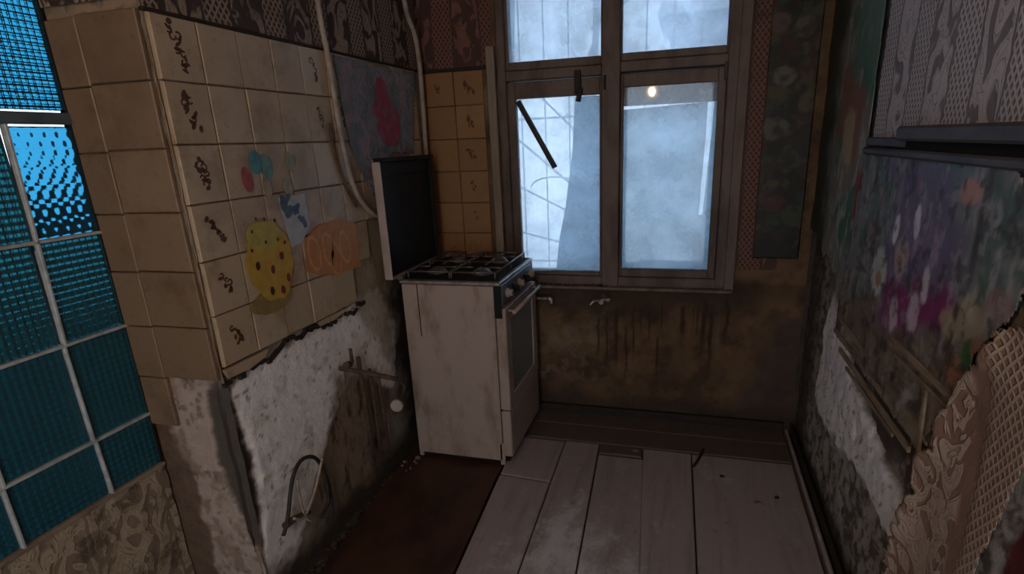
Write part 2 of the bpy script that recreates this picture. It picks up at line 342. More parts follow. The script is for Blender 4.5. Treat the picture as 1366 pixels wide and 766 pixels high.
def col_pier(u, v):
    c = base(u, (.33, .23, .15)); n = fbm(u, v, 18, 5, 21)
    c = mix(c, (.46, .37, .32), inpoly(bare_p, u, v, .012, .02, 18)); c = mix(c, (.22, .16, .12), ss(.5, .68, n)*.7)
    c = mix(c, (.10, .085, .075), inpoly(grey_p, u, v, .008, .016, 24, 6)); c = mix(c, (.13, .085, .06), inpoly(brown_p, u, v, .01, .03, 18, 2)*.9)
    c = mix(c, (.16, .08, .045), inpoly(rust_p, u, v, .02, .03)*.6)
    return mix(c, (.10, .075, .06), ss(.62, .72, fbm(u, v, 40, 4, 8))*.6)
def hgt_pier(u, v): return -.006+.012*(fbm(u, v, 14, 4, 31)-.5)-.01*inpoly(grey_p, u, v, .01, .01, 24, 6)+.004*(fbm(u, v, 70, 3, 3)-.5)
grid('pier_face', (0, P, 0), (1, 0, 0), (0, 0, 1), (0, -1, 0), XG-.02, XL, -.05, H, .006, col_pier, hgt_pier, M_plaster, wl)
MB().bb(XG-.02, XL-.03, P+.03, D, -.045, H).obj('masonry_core', M_dark, wl)

def tile_mesh(w, h, t, kind):
    b = MB().box((0, 0, 0), (w, h, t)); es = [e for e in b.b.edges if all(v.co.z > 0 for v in e.verts)]
    bmesh.ops.bevel(b.b, geom=es, offset=.0025, segments=1, affect='EDGES')
    me = b.mesh('tile')
    M3 = {'left': Matrix(((0, 0, 1), (1, 0, 0), (0, 1, 0))), 'front': Matrix(((1, 0, 0), (0, 0, -1), (0, 1, 0)))}[kind]
    me.transform(M3.to_4x4()); return me
def motif(kind, w, h, n, mat, parent, seed):
    """brown printed sprig: small flat strokes on the glaze"""
    r = random.Random(seed); b = MB(); u = -w*.3; v = h*.5
    for i in range(n):
        u = w*r.uniform(-.28, .28)+(i/n-.5)*w*.5; v = h*(.5-i/n)+r.uniform(-.1, .1)*h*.4; a = r.uniform(0, 6.28)
        rx, ry = r.uniform(.007, .014), r.uniform(.004, .008); k = 8
        if r.random() < .4:     # small open ring
            o, q = r.uniform(.008, .012), .005; arc = r.uniform(3.4, 5.6)
            pts = [(u+o*math.cos(a+arc*j/9), v+o*math.sin(a+arc*j/9)) for j in range(10)]+[(u+(o-q)*math.cos(a+arc*j/9), v+(o-q)*math.sin(a+arc*j/9)) for j in range(9, -1, -1)]
        else:
            pts = [(u+rx*math.cos(j*2*math.pi/k)*math.cos(a)-ry*math.sin(j*2*math.pi/k)*math.sin(a), v+rx*math.cos(j*2*math.pi/k)*math.sin(a)+ry*math.sin(j*2*math.pi/k)*math.cos(a)) for j in range(k)]
        if kind == 'left': b.prism([(.0062, p[0], p[1]) for p in pts], (.0006, 0, 0))
        else: b.prism([(p[0], -.0062, p[1]) for p in pts], (0, -.0006, 0))
    me = b.mesh('motif'); me.materials.append(mat); o = bpy.data.objects.new('motif', me); COL.objects.link(o); o.parent = parent
    o.location = (0, 0, 0); return o
TW, TH, Z0 = .142, .155, 1.745
_tm = {}
def tile(kind, a, z, w, h, mat, parent, off=.004):
    key = (kind, round(w, 3), round(h, 3), mat.name)
    if key not in _tm: _tm[key] = tile_mesh(w-.0035, h-.0035, .012, kind); _tm[key].materials.append(mat)
    o = bpy.data.objects.new('tile', _tm[key]); COL.objects.link(o); o.parent = parent
    j = random.uniform(-.0012, .0012)
    o.location = (XL+off+j, a, z) if kind == 'left' else ((a, P-off+j, z) if parent is wl else (a, D-off+j, z))
    s = R(.35); o.rotation_euler = (random.uniform(-s, s), random.uniform(-s, s), random.uniform(-s, s)); return o
for r_ in range(6):
    for k in range(10):
        y = P+.012+TW*(k+.5)
        if y > 2.66 or (k >= 6 and r_ > 3) or (k == 5 and r_ == 5): continue
        o = tile('left', y, Z0-TH*(r_+.5), TW, TH, M_tile, wl)
        if k == 0: motif('left', .05, (.12, .10, .085, .07, .06, .055)[r_], (15, 12, 12, 10, 8, 8)[r_], M_ink, o, 40+r_)
        elif k in (4, 5) and r_ < 2: motif('left', .03, .07, 5, M_ink, o, 60+k*3+r_)
# broken course under the last full row
for (ya_, yb_, za, zb) in ((P+.012, 1.40, .808, .775), (1.66, 1.86, .812, .79)):
    b = MB(); b.prism([(XL-.004, ya_, za), (XL-.004, yb_, za), (XL-.004, yb_-.02, zb+.012), (XL-.004, (ya_+yb_)/2, zb), (XL-.004, ya_+.012, zb+.004)], (.013, 0, 0)); b.obj('tile_shard', M_tile, wl)
b = MB(); r0 = random.Random(3)
for i in range(26):
    y = P+.02+i*.030; b.box((XL-.002, y, .795+r0.uniform(-.02, .008)-(.02 if i < 8 else 0)), (.012, r0.uniform(.02, .045), r0.uniform(.008, .02)), .002, Matrix.Rotation(r0.uniform(-.5, .5), 3, 'X'))
o = b.obj('mortar_lip_shadow', M_skirt, wl); o['kind'] = 'stuff'  # near-black colour paints the shadow line along the mortar edge
for r_ in range(8):
    for k, (x0, x1) in enumerate(((XG+.002, -1.482), (-1.482, XL-.004))):
        if (r_ > 6) or (k == 1 and r_ > 5): continue
        z = Z0+.006-TH*1.045*(r_+.5)-(.004 if k == 0 else 0)
        tile('front', (x0+x1)/2, z, x1-x0, TH*1.045, M_tile_p, wl)
o = grid('wallpaper', (XL+.004, 0, 0), (0, 1, 0), (0, 0, 1), (1, 0, 0), P+.005, D-.005, 1.752, H-.01, .02, None, lambda u, v: .004*(fbm(u, v, 6, 3, 41)-.5)+.002, M_paper_l, wl)
o = grid('wallpaper', (0, P-.004, 0), (1, 0, 0), (0, 0, 1), (0, -1, 0), XG+.003, XL-.003, 1.775, H-.01, .02, None, lambda u, v: .003*(fbm(u, v, 6, 3, 42)-.5)+.003, M_paper_l, wl)
MB().bb(XL-.004, XL+.012, P, D-.01, 1.744, 1.753, .002).obj('paper_edge', M_skirt, wl)

# --- wall_back: plaster field with the window opening, reveals behind it
WX0, WX1, WZ0, WZ1 = -.895, .165, .715, 2.20
drips = [(.155, .63, .36, .007), (.07, .62, .44, .005), (-.1, .6, .46, .006), (-.24, .58, .3, .005), (-.38, .56, .25, .005), (-.12, .45, .2, .005), (.0, .62, .42, .012), (.10, .64, .38, .013), (.135, .60, .30, .010), (-.16, .60, .40, .007), (-.2, .55, .45, .006), (.05, .6, .5, .006), (-.33, .6, .25, .008), (-.42, .55, .3, .006), (.2, .66, .42, .009), (-.28, .5, .2, .006)]
def col_back(u, v):
    c = base(u, (.135, .085, .045)); n = fbm(u, v, 7, 5, 51); n2 = fbm(u, v, 22, 5, 52)
    c = mix(c, (.06, .036, .024), ss(.48, .66, fbm(u, v, 11, 6, 51))*.7); c = mix(c, (.18, .11, .06), ss(.46, .68, fbm(u+9, v*.8, 13, 6, 58))*.8); c = mix(c, (.19, .115, .065), inpoly([(0.235, 0.833), (0.553, 0.832), (0.527, 0.626), (0.306, 0.543)], u, v, .03, .05)*.8);  c = mix(c, (.22, .165, .105), ss(.55, .72, fbm(u+3, v, 5, 4, 57))*(1-ss(-.55, -.2, u))*.9)
    c = mix(c, (.27, .235, .195), ss(.58, .66, n2)*(1-ss(-.6, -.25, u))*ss(.12, .22, v)*.8)
    c = mix(c, (.10, .055, .04), ss(.5, .7, n2)*.6)
    for (x, z1, z0, w) in drips:
        d = np.abs(u-x-(fbm(u*0+x, v, 9, 3, 5)-.5)*.02); c = mix(c, (.045, .02, .013), (1-ss(w*.4, w*1.3, d))*(1-ss(z1-.02, z1+.02, v+(n2-.5)*.1))*ss(z0-.05, z0+.12, v)*.9)
    c = mix(c, (.19, .15, .11), (1-ss(.006, .02, np.abs(u-.16)))*ss(.3, .5, v)*(1-ss(.62, .66, v))*.5)
    c = mix(c, (.075, .055, .055), ss(.24, .42, u+(n-.5)*.3)*(1-ss(.52, .62, v))*.7)
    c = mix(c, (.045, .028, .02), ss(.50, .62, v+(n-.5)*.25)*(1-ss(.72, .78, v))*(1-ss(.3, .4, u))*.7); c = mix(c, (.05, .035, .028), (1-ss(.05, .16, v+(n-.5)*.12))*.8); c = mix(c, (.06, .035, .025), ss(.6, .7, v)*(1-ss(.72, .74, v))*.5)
    return c
hole = lambda u, v: ~((u > WX0) & (u < WX1) & (v > WZ0) & (v < WZ1))
wb = grid('wall_back', (0, D, 0), (1, 0, 0), (0, 0, 1), (0, -1, 0), XL, XR, -.05, H, .0085, col_back, lambda u, v: .012*(fbm(u, v, 6, 4, 61)-.5)+.005*(fbm(u, v, 40, 4, 62)-.5)-.002, M_plaster, keep=hole); tag(wb, kind='structure')
b = MB().bb(-3.4, WX0-.006, D+.02, D+.28, -.1, H); b.bb(WX1+.006, XR+.15, D+.02, D+.28, -.1, H); b.bb(WX0-.006, WX1+.006, D+.02, D+.28, -.1, WZ0-.006); b.bb(WX0-.006, WX1+.006, D+.02, D+.28, WZ1+.006, H); b.obj('masonry_core', M_dark, wb)
for r_ in range(6):
    for k, (x0, x1) in enumerate(((XL+.004, -1.118), (-1.118, -.966))):
        o = tile('front', (x0+x1)/2, Z0-.004-TH*(r_+.5), x1-x0, TH, M_tile_b, wb)
        if k == 1 and r_ < 5: motif('front', .05, .05, (9, 8, 6, 4, 2)[r_], M_ink_b, o, 80+r_)
        if k == 0 and r_ == 0: motif('front', .03, .03, 3, M_ink_b, o, 99)
grid('wallpaper', (0, D-.005, 0), (1, 0, 0), (0, 0, 1), (0, -1, 0), XL+.004, WX0-.02, 1.752, H-.01, .02, None, lambda u, v: .004*(fbm(u, v, 6, 3, 43)-.5), M_paper_b, wb)
grid('wallpaper', (0, D-.005, 0), (1, 0, 0), (0, 0, 1), (0, -1, 0), WX1+.06, .40, .80, H-.01, .02, None, lambda u, v: .004*(fbm(u, v, 6, 3, 44)-.5), M_paper_b, wb)
MB().bb(XL, -.95, D-.012, D, 1.742, 1.756, .003).obj('paper_edge', M_skirt, wb)

# --- wall_right: grey plaster with a white bare patch, bands of lath
white_r = [(2.136, 0.872), (2.104, 0.730), (1.960, 0.619), (1.747, 0.561), (1.549, 0.525), (1.379, 0.503), (1.294, 0.477), (1.365, 0.379), (1.523, 0.374), (1.808, 0.366), (2.148, 0.322), (2.417, 0.321), (2.384, 0.539), (2.363, 0.706), (2.321, 0.824)]
dark_r = [(2.122, 0.724), (1.796, 0.688), (1.465, 0.706), (1.277, 0.721), (1.263, 0.546), (1.294, 0.477), (1.379, 0.503), (1.549, 0.525), (1.747, 0.561), (1.960, 0.619)]
red_r = [(0.950, 0.853), (0.973, 0.765), (0.997, 0.636), (1.007, 0.524), (0.769, 0.671), (0.754, 0.931)]
def col_right(u, v):
    c = base(u, (.38, .35, .33)); n = fbm(u, v, 10, 5, 71); n2 = fbm(u, v, 34, 5, 72)
    c = mix(c, (.115, .10, .092), ss(.45, .6, n2)); c = mix(c, (.30, .285, .26), ss(.6, .7, fbm(u, v, 55, 4, 75))*.7)
    c = mix(c, (.13, .115, .105), inpoly(dark_r, u, v, .02, .03, 14, 4)); c = mix(c, (.27, .25, .23), inpoly(dark_r, u, v, .02, .03)*ss(.5, .6, fbm(u*.6, v, 60, 4, 77)))
    w = inpoly(white_r, u, v, .012, .028, 18); c = mix(c, (.88, .86, .9), w); c = mix(c, (.4, .38, .38), w*ss(.68, .70, fbm(u, v, 50, 4, 79)))
    c = mix(c, (.22, .215, .20), ss(2.03, 2.12, u)*ss(.75, .85, v)*(1-ss(2.3, 2.5, u)))
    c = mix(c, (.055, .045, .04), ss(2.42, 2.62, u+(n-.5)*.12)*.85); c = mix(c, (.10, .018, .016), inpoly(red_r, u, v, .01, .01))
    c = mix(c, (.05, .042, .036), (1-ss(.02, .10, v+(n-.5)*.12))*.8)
    return c
def hgt_right(u, v):
    return -.022+.018*(fbm(u, v, 6, 4, 81)-.5)+.012*(fbm(u, v, 28, 4, 82)-.5)+.010*inpoly(white_r, u, v, .02, .03, 18)-.01*inpoly(dark_r, u, v, .02, .03, 14, 4)
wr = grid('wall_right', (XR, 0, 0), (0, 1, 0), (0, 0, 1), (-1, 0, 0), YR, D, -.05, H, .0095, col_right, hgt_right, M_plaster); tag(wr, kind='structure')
MB().bb(XR+.03, XR+.15, YR, D+.05, -.1, H).obj('masonry_core', M_dark, wr)
grid('wallpaper', (XR-.004, 0, 0), (0, 1, 0), (0, 0, 1), (-1, 0, 0), YR+.01, 1.995, 1.36, H-.01, .02, None, lambda u, v: .008*(fbm(u, v, 5, 3, 45)-.5)+.003, M_paper_r, wr)

# torn wallpaper curling off near the camera
tear = [(.40, .0), (1.315, .0), (1.32, .33), (1.295, .46), (1.262, .56), (1.232, .63), (1.240, .70), (1.185, .78), (1.17, .88), (1.135, .95), (1.07, 1.01), (1.045, 1.08), (.99, 1.11), (.95, 1.2), (.40, 1.22)]
red_k = [(0.940, 0.927), (0.973, 0.765), (0.993, 0.640), (0.991, 0.487), (0.584, 0.782), (0.696, 1.069)]
keep_t = lambda u, v: (sd(tear, u, v)+(fbm(u, v, 26, 3, 91)-.5)*.05 < 0) & (sd(red_k, u, v)+(fbm(u, v, 16, 3, 92)-.5)*.03 > 0)
def hgt_t(u, v):
    d = np.clip(-sd(tear, u, v), 0, .3); return .008+.035*np.exp(-d/.035)*(.35+fbm(u, v, 7, 3, 93))+.012*(fbm(u, v, 5, 3, 94)-.5)+.004*(fbm(u, v, 22, 3, 95)-.5)
grid('torn_wallpaper', (XR-.006, 0, 0), (0, 1, 0), (0, 0, 1), (-1, 0, 0), .42, 1.40, .05, 1.30, .007, None, hgt_t, M_paper_t, wr, keep=keep_t, thick=.0015)

# laths where the oilcloth and plaster have come away
rl = random.Random(5)
for (a, c_, zo, w, th) in ((2.05, 1.30, .742, .020, .008), (1.96, 1.32, .705, .018, .008), (1.90, 1.45, .668, .012, .006), (2.04, 1.62, .790, .016, .007), (1.56, 1.14, .895, .017, .008), (1.50, 1.13, .868, .010, .006), (1.98, 1.55, .765, .009, .006), (1.72, 1.30, .780, .011, .006), (1.48, 1.24, .76, .010, .006)):
    b = MB(); b.box((0, 0, 0), (th, a-c_, w), .002); o = b.obj('lath', M_lath, wr); o.location = (XR-.016-rl.uniform(0, .01), (a+c_)/2, zo); o.rotation_euler = (R(rl.uniform(-1.2, 1.2)), 0, R(rl.uniform(-.6, .6)))
# a lifted splinter by the tear
b = MB(); b.box((0, 0, 0), (.006, .012, .20), .001); o = b.obj('lath', M_lath, wr); o.location = (XR-.03, 1.262, .77); o.rotation_euler = (R(-18), R(4), 0)

# --- unseen rear wall with an invented opening, sized for sky fill, and the room behind the glass partition
b = MB().bb(XG, -.72, YR-.1, YR, -.05, H); b.bb(.20, XR+.15, YR-.1, YR, -.05, H); b.bb(-.72, .20, YR-.1, YR, 2.1, H); wre = b.obj('wall_rear', M_ceiling); tag(wre, kind='structure')
b = MB().bb(-3.4, XG-.02, YR-.1, YR, -.05, H); b.bb(-3.4, -3.3, YR, 4, -.05, 1.22); b.bb(-3.4, -3.3, YR, 1.55, 1.22, H); b.bb(-3.4, -3.3, 3.7, 4, 1.22, H); b.bb(-3.4, -3.3, 1.55, 3.7, 2.5, H); b.bb(-3.4, XG-.02, 3.9, 4, -.05, .5)  # far end wall cut low, shaped to let extra sky light in
wn = b.obj('wall_side', simple('side_room_paint', (.30, .36, .38), (.18, .22, .24), .8)); tag(wn, kind='structure')

# --- skirting
b = MB(); b.bb(-.74, .50, D-.028, D-.004, -.005, .036, .004); o = b.obj('baseboard_back', M_skirt); tag(o, kind='structure')
b = MB(); b.bb(.5265, .533, 1.0, D-.03, 0, .05, .003); o = b.obj('baseboard_right', M_skirt); tag(o, kind='structure')

# ------------------------------------------------------------------ window_2: blue pressed-glass partition and the papered wall below it
wg = empty('window_2', (XG, 1.0, .48), kind='structure')
def glass_mat(name, col, pat, cell, rough=.06, st=.9, tw=.8):
    t = NT(name); uv = t.n('ShaderNodeUVMap').outputs[0]; sp = t.n('ShaderNodeSeparateXYZ'); t.put(sp.inputs[0], uv); u, v = sp.outputs[0], sp.outputs[1]
    if pat == 'diamond': a, c = t.M('ADD', u, v), t.M('SUBTRACT', u, v)
    else: a, c = t.M('ADD', u, t.M('MULTIPLY', t.M('FLOOR', t.M('DIVIDE', v, cell*1.5)), cell*.5)), t.M('MULTIPLY', v, .667)
    h = t.M('MULTIPLY', t.M('SINE', t.M('MULTIPLY', a, 2*math.pi/cell)), t.M('SINE', t.M('MULTIPLY', c, 2*math.pi/cell)))
    h = t.M('ADD', h, t.M('MULTIPLY', t.noise(90, uv, 3), .5))
    t.bsdf(col, rough, t.bump(h, st, .0035), Transmission_Weight=tw, IOR=1.45, Specular_IOR_Level=.5); return t.m
G_top = glass_mat('blue_pressed_glass', (.022, .24, .42), 'diamond', .032, st=.7)
G_row = glass_mat('blue_beaded_glass', (.03, .26, .46), 'rows', .030, st=.28)
G_low = glass_mat('teal_pressed_glass', (.02, .17, .25), 'diamond', .036, st=.6, tw=.5)
zr = [1.515, 1.213, .938, .650, .475]
def lead(name, pts, r): return MB().tube(pts, r, 6, 1).obj(name, M_lead, wg)
M_lead = simple('pale_grey_mortar_joint', (.52, .56, .57), (.30, .34, .36), .5, 30)
ys_main = [1.204, 1.018, .792, .56, .33, .10, -.13, -.36, -.6, -.85, -1.1, -1.3]
def pane(y0, y1, z0, z1, mat):
    b = MB(); b.bb(XG-.012, XG+.002, min(y0, y1)+.005, max(y0, y1)-.005, z0+.005, z1-.005, .003); return b.obj('pane', mat, wg, (1, 2))
for i in range(0, 4):           # top course: long panes
    pane([1.204, .79, .33, -.13][i], [.79, .33, -.13, -.6][i], 1.527, 2.12, G_top)
pane(1.204, 1.030, 1.213, 1.498, G_row)
for i, (a, c_) in enumerate(zip([1.030]+ys_main[2:-1], ys_main[2:])): pane(a, c_, 1.213, 1.498, G_low)
for z1, z0 in zip(zr[1:], zr[2:]):
    ys = ys_main if z0 > .5 else [1.204, 1.024, .788, .55, .32, .09, -.14, -.37, -.6, -.86, -1.1, -1.3]
    for a, c_ in zip(ys, ys[1:]): pane(a, c_, z0, z1, G_low)
def bar(y0, y1, z0, z1, wdt=.010, dep=.02): 
    d = Vector((0, y1-y0, z1-z0)); b = MB(); b.box((XG+.001, (y0+y1)/2, (z0+z1)/2), (dep, wdt*.85, d.length), .002, Matrix.Rotation(-math.atan2(d.y, d.z), 3, 'X')); return b.obj('joint', M_lead, wg)
for z in zr[1:-1]: bar(YR, P, z, z)
b = MB(); b.bb(XG-.02, XG+.012, YR, P-.004, 1.498, 1.527, .004); b.obj('transom', simple('dark_blue_grey_transom', (.10, .14, .17), (.05, .07, .09), .4), wg)
bar(1.036, 1.020, 1.498, .938); bar(1.016, 1.018, .938, .650); bar(1.022, 1.026, .650, .475)
for k in range(2, 11):
    bar(ys_main[k], ys_main[k], .65, 1.498); bar([1.204, 1.024, .788, .55, .32, .09, -.14, -.37, -.6, -.86, -1.1][k], [1.204, 1.024, .788, .55, .32, .09, -.14, -.37, -.6, -.86, -1.1][k], .475, .65)
b = MB(); b.bb(XG-.02, XG+.012, YR, P-.004, 2.12, H); b.obj('head_panel', M_skirt, wg)
b = MB(); b.bb(XG-.02, XG+.004, P-.012, P-.002, .475, 2.12, .002); b.obj('edge_joint', M_gap, wg)
def hgt_k(u, v): return .004+.012*(fbm(u, v, 14, 4, 101)-.5)+.008*(fbm(u, v, 38, 3, 102)-.5)
wk = MB().bb(XG-.02, XG-.004, YR, P, -.05, .472).obj('wall_partition', M_dark); tag(wk, kind='structure')
grid('wallpaper', (XG, 0, 0), (0, 1, 0), (0, 0, 1), (1, 0, 0), YR+.02, P-.002, 0.0, .470, .010, None, hgt_k, M_paper_k, wk)
b = MB(); b.bb(XG-.004, XG+.012, YR, P-.004, .466, .478, .002); b.obj('ledge', simple('pale_ledge', (.32, .25, .18), (.15, .11, .08)), wk)

# ------------------------------------------------------------------ window_1: double timber window
win = empty('window_1', ((WX0+WX1)/2, D, WZ0), kind='structure')
def wbox(name, x0, x1, z0, z1, y0, y1, mat=None, bev=.004, parent=None): return MB().bb(x0, x1, y0, y1, z0, z1, bev).obj(name, mat or M_wood_dk, parent or win)
YF0, YF1 = D-.012, D+.05
wbox('jamb', WX0+.002, -.852, WZ0, WZ1, YF0, YF1); wbox('jamb', .135, WX1+.03, WZ0, WZ1, YF0-.004, YF1)
wbox('casing', .175, .222, .70, 2.3, D-.020, D-.002, M_wood_dk)
wbox('mullion', -.400, -.318, .70, WZ1, YF0-.012, YF1)
wbox('transom', -.852, -.400, 1.678, 1.722, YF0-.004, YF1); wbox('transom', -.318, .135, 1.684, 1.728, YF0-.004, YF1)
wbox('bottom_rail', -.89, .175, .703, .752, YF0, YF1); wbox('head', WX0, WX1, 2.14, WZ1, YF0, YF1)
wbox('sill', -.905, .215, .690, .706, D-.045, D+.02, M_sill, .004)
G_clear = NT('old_window_glass')
_t = G_clear; _tr = _t.n('ShaderNodeBsdfTransparent'); _tr.inputs[0].default_value = (.9, .95, 1, 1); _gl = _t.n('ShaderNodeBsdfGlossy'); _gl.inputs['Roughness'].default_value = .03
_fr = _t.n('ShaderNodeFresnel'); _fr.inputs[0].default_value = 1.5; _mx = _t.n('ShaderNodeMixShader'); _t.put(_mx.inputs[0], _t.M('MULTIPLY', _fr.outputs[0], 1.6)); _t.put(_mx.inputs[1], _tr.outputs[0]); _t.put(_mx.inputs[2], _gl.outputs[0]); _td = _t.n('ShaderNodeBsdfTranslucent'); _td.inputs[0].default_value = (.85, .90, .95, 1); _m2 = _t.n('ShaderNodeMixShader'); _p = _t.pos(); _t.put(_m2.inputs[0], _t.M('ADD', .10, _t.M('MULTIPLY', _t.step(_t.noise(7, _p, 6, .7), .35, .8), .35))); _t.put(_m2.inputs[1], _mx.outputs[0]); _t.put(_m2.inputs[2], _td.outputs[0]); _t.t.links.new(_m2.outputs[0], _t.out.inputs[0]); G_clear = G_clear.m
def haze_mat(name, c, tr, sc=9):
    """milky sheet: lets through a blurred share of the daylight"""
    t = NT(name); p = t.pos(); n = t.noise(sc, p, 6, .7, .5); n2 = t.noise(2.6, t.scale(p, (1, 1, .5)), 4, .6)
    k = t.M('ADD', t.M('MULTIPLY', t.step(n, .3, .75), .30), t.M('ADD', t.M('MULTIPLY', n2, .4), .55))
    q = t.n('ShaderNodeVectorMath', operation='SCALE'); q.inputs[0].default_value = c; t.put(q.inputs['Scale'], k)
    tl = t.n('ShaderNodeBsdfTranslucent'); t.put(tl.inputs[0], q.outputs[0]); tp = t.n('ShaderNodeBsdfTransparent'); mx = t.n('ShaderNodeMixShader'); mx.inputs[0].default_value = tr
    t.put(mx.inputs[1], tl.outputs[0]); t.put(mx.inputs[2], tp.outputs[0]); t.t.links.new(mx.outputs[0], t.out.inputs[0]); return t.m
H_up = haze_mat('milky_glass', (.62, .71, .80), .40)
H_film = haze_mat('milky_film', (.56, .65, .71), .05, 6)
H_film2 = haze_mat('thin_milky_film', (.68, .76, .82), .05, 6)
H_dust = haze_mat('dusty_glass', (.72, .8, .87), .5)
def sash(x0, x1, z0, z1, gx0, gx1, gz0, gz1):
    s = MB(); y0, y1 = D-.004, D+.036
    s.bb(x0, gx0, y0, y1, z0, z1, .003); s.bb(gx1, x1, y0, y1, z0, z1, .003); s.bb(gx0, gx1, y0, y1, z0, gz0, .003); s.bb(gx0, gx1, y0, y1, gz1, z1, .003)
    o = s.obj('sash', M_wood_dk, win); MB().bb(gx0-.004, gx1+.004, D+.014, D+.017, gz0-.004, gz1+.004).obj('pane', G_clear, o); return o
s1 = sash(-.850, -.402, .753, 1.672, -.812, -.412, .772, 1.600); s2 = sash(-.316, .133, .753, 1.676, -.305, .100, .790, 1.622)
sash(-.850, -.402, 1.724, 2.14, -.838, -.406, 1.760, 2.12); sash(-.316, .133, 1.730, 2.14, -.312, .126, 1.762, 2.12)
# outer frame, blue-grey in the daylight
b = MB(); YO0, YO1 = D+.15, D+.19
for (x0, x1, z0, z1) in ((WX0, -.868, WZ0, WZ1), (.135, WX1, WZ0, WZ1), (-.392, -.330, WZ0, WZ1), (WX0, WX1, WZ0, .748), (-.868, -.392, 1.64, 1.75), (-.33, .135, 1.64, 1.75), (WX0, WX1, 2.14, WZ1)): b.bb(x0, x1, YO0, YO1, z0, z1, .003)
of = b.obj('outer_frame', M_wood_out, win)
MB().bb(-.868, -.392, D+.165, D+.168, 1.75, 2.14).obj('pane', H_up, of); MB().bb(-.33, .135, D+.165, D+.168, 1.75, 2.14).obj('pane', H_up, of)
MB().bb(-.868, -.392, D+.165, D+.168, .748, 1.64).obj('pane', H_dust, of); MB().bb(-.33, .135, D+.165, D+.168, .748, 1.64).obj('pane', H_dust, of)
MB().bb(WX0, WX1, D+.05, D+.15, .700, .716).obj('inner_sill', M_wood_out, win)
MB().bb(-.33, .135, D+.11, D+.15, 1.548, 1.66, .003).obj('inner_rail', M_wood_dk, win)
# latch
b = MB(); b.box((-.508, D-.022, 1.655), (.030, .016, .10), .003); b.box((-.500, D-.03, 1.60), (.022, .02, .06), .004, Matrix.Rotation(R(12), 3, 'Y')); b.obj('latch', M_skirt, win)
b = MB(); b.box((-.385, D-.028, 1.645), (.012, .008, .06), .002); b.obj('hinge', M_skirt, win); b = MB(); b.box((.128, D-.022, 1.66), (.014, .008, .07), .002); b.obj('hinge', M_rust, win)

# milky sheets between the panes (each its own thing)
def sheet(name, pts, y, mat, label, cat):
    o = MB().prism([(x, y, z) for x, z in pts], (0, .004, 0)).obj(name, mat); return tag(o, label, cat)
YS = D+.095
sheet('foam_sheet', [(-.330, .722), (.140, .722), (.140, 1.545), (.092, 1.545), (.087, 1.40), (.075, 1.20), (.066, 1.04), (.048, 1.04), (.054, 1.20), (.062, 1.40), (.064, 1.545), (-.325, 1.530)], YS, H_film, 'large milky plastic sheet covering the right lower window pane', 'plastic sheet')
sheet('foam_sheet', [(-.66, .722), (-.392, .722), (-.392, 1.60), (-.545, 1.60), (-.560, 1.35), (-.600, 1.08), (-.635, .92)], YS, H_film2, 'narrower milky plastic sheet slanting across the left lower window pane', 'plastic sheet')
o = MB().tube([(-.800, D+.001, 1.590), (-.628, D+.001, 1.282)], .015, 4, 1).obj('wooden_batten', simple('dark_slat', (.05, .045, .045), (.09, .08, .08))); tag(o, 'dark slat hanging diagonally across the left lower window pane', 'slat')

# ------------------------------------------------------------------ outside the window
gr = empty('window_grille', (-.37, D+.30, WZ0), 'white rebar security grille with slanting bars outside the window', 'grille')
M_bar = simple('pale_painted_rebar', (.40, .45, .50), (.30, .34, .38), .6)
for k in range(9):
    x = -.87+k*.128; MB().tube([(x, D+.30, WZ0-.05), (x, D+.30, 2.15)], .0045, 6, 1).obj('bar', M_bar, gr)
for (x0, z0, x1, z1) in ((-.90, 1.42, -.40, 1.00), (-.90, 1.17, -.40, .92), (-.76, 1.62, -.38, 1.25), (-.62, 1.70, -.36, 1.46), (-.9, .92, -.42, .80)):
    MB().tube([(x0, D+.31, z0), (x1, D+.31, z1)], .006, 6, 1).obj('bar', M_bar, gr)
for z in (.76, 1.52, 2.1): MB().tube([(-.93, D+.30, z), (.20, D+.30, z)], .006, 6, 1).obj('bar', M_bar, gr)
for (x, z) in ((-.70, 1.17),): MB().tube([(x+.13*math.cos(a), D+.295, z+.05*math.sin(a)) for a in [R(q) for q in range(0, 181, 20)]], .0045, 6, 1).obj('bar', M_bar, gr)
gnd = MB().bb(-9, 9, D+.30, 14, -.75, -.6).obj('ground', simple('snowy_ground', (.75, .78, .82), (.6, .62, .66), .9, 2)); tag(gnd, kind='structure')
hs = empty('shed', (.65, 8.3, -.6), 'grey neighbouring shed seen hazily through the upper right pane', 'shed')
MB().bb(-.3, 1.7, 7.6, 9.2, -.6, 2.75).obj('wall', simple('grey_shed_wall', (.40, .46, .55), (.33, .38, .46), .9), hs)
b = MB(); b.prism([(-.45, 7.45, 2.75), (-.45, 8.4, 3.05), (-.45, 9.35, 2.75)], (2.3, 0, 0)); b.obj('roof', simple('pale_roof', (.45, .48, .52)), hs)
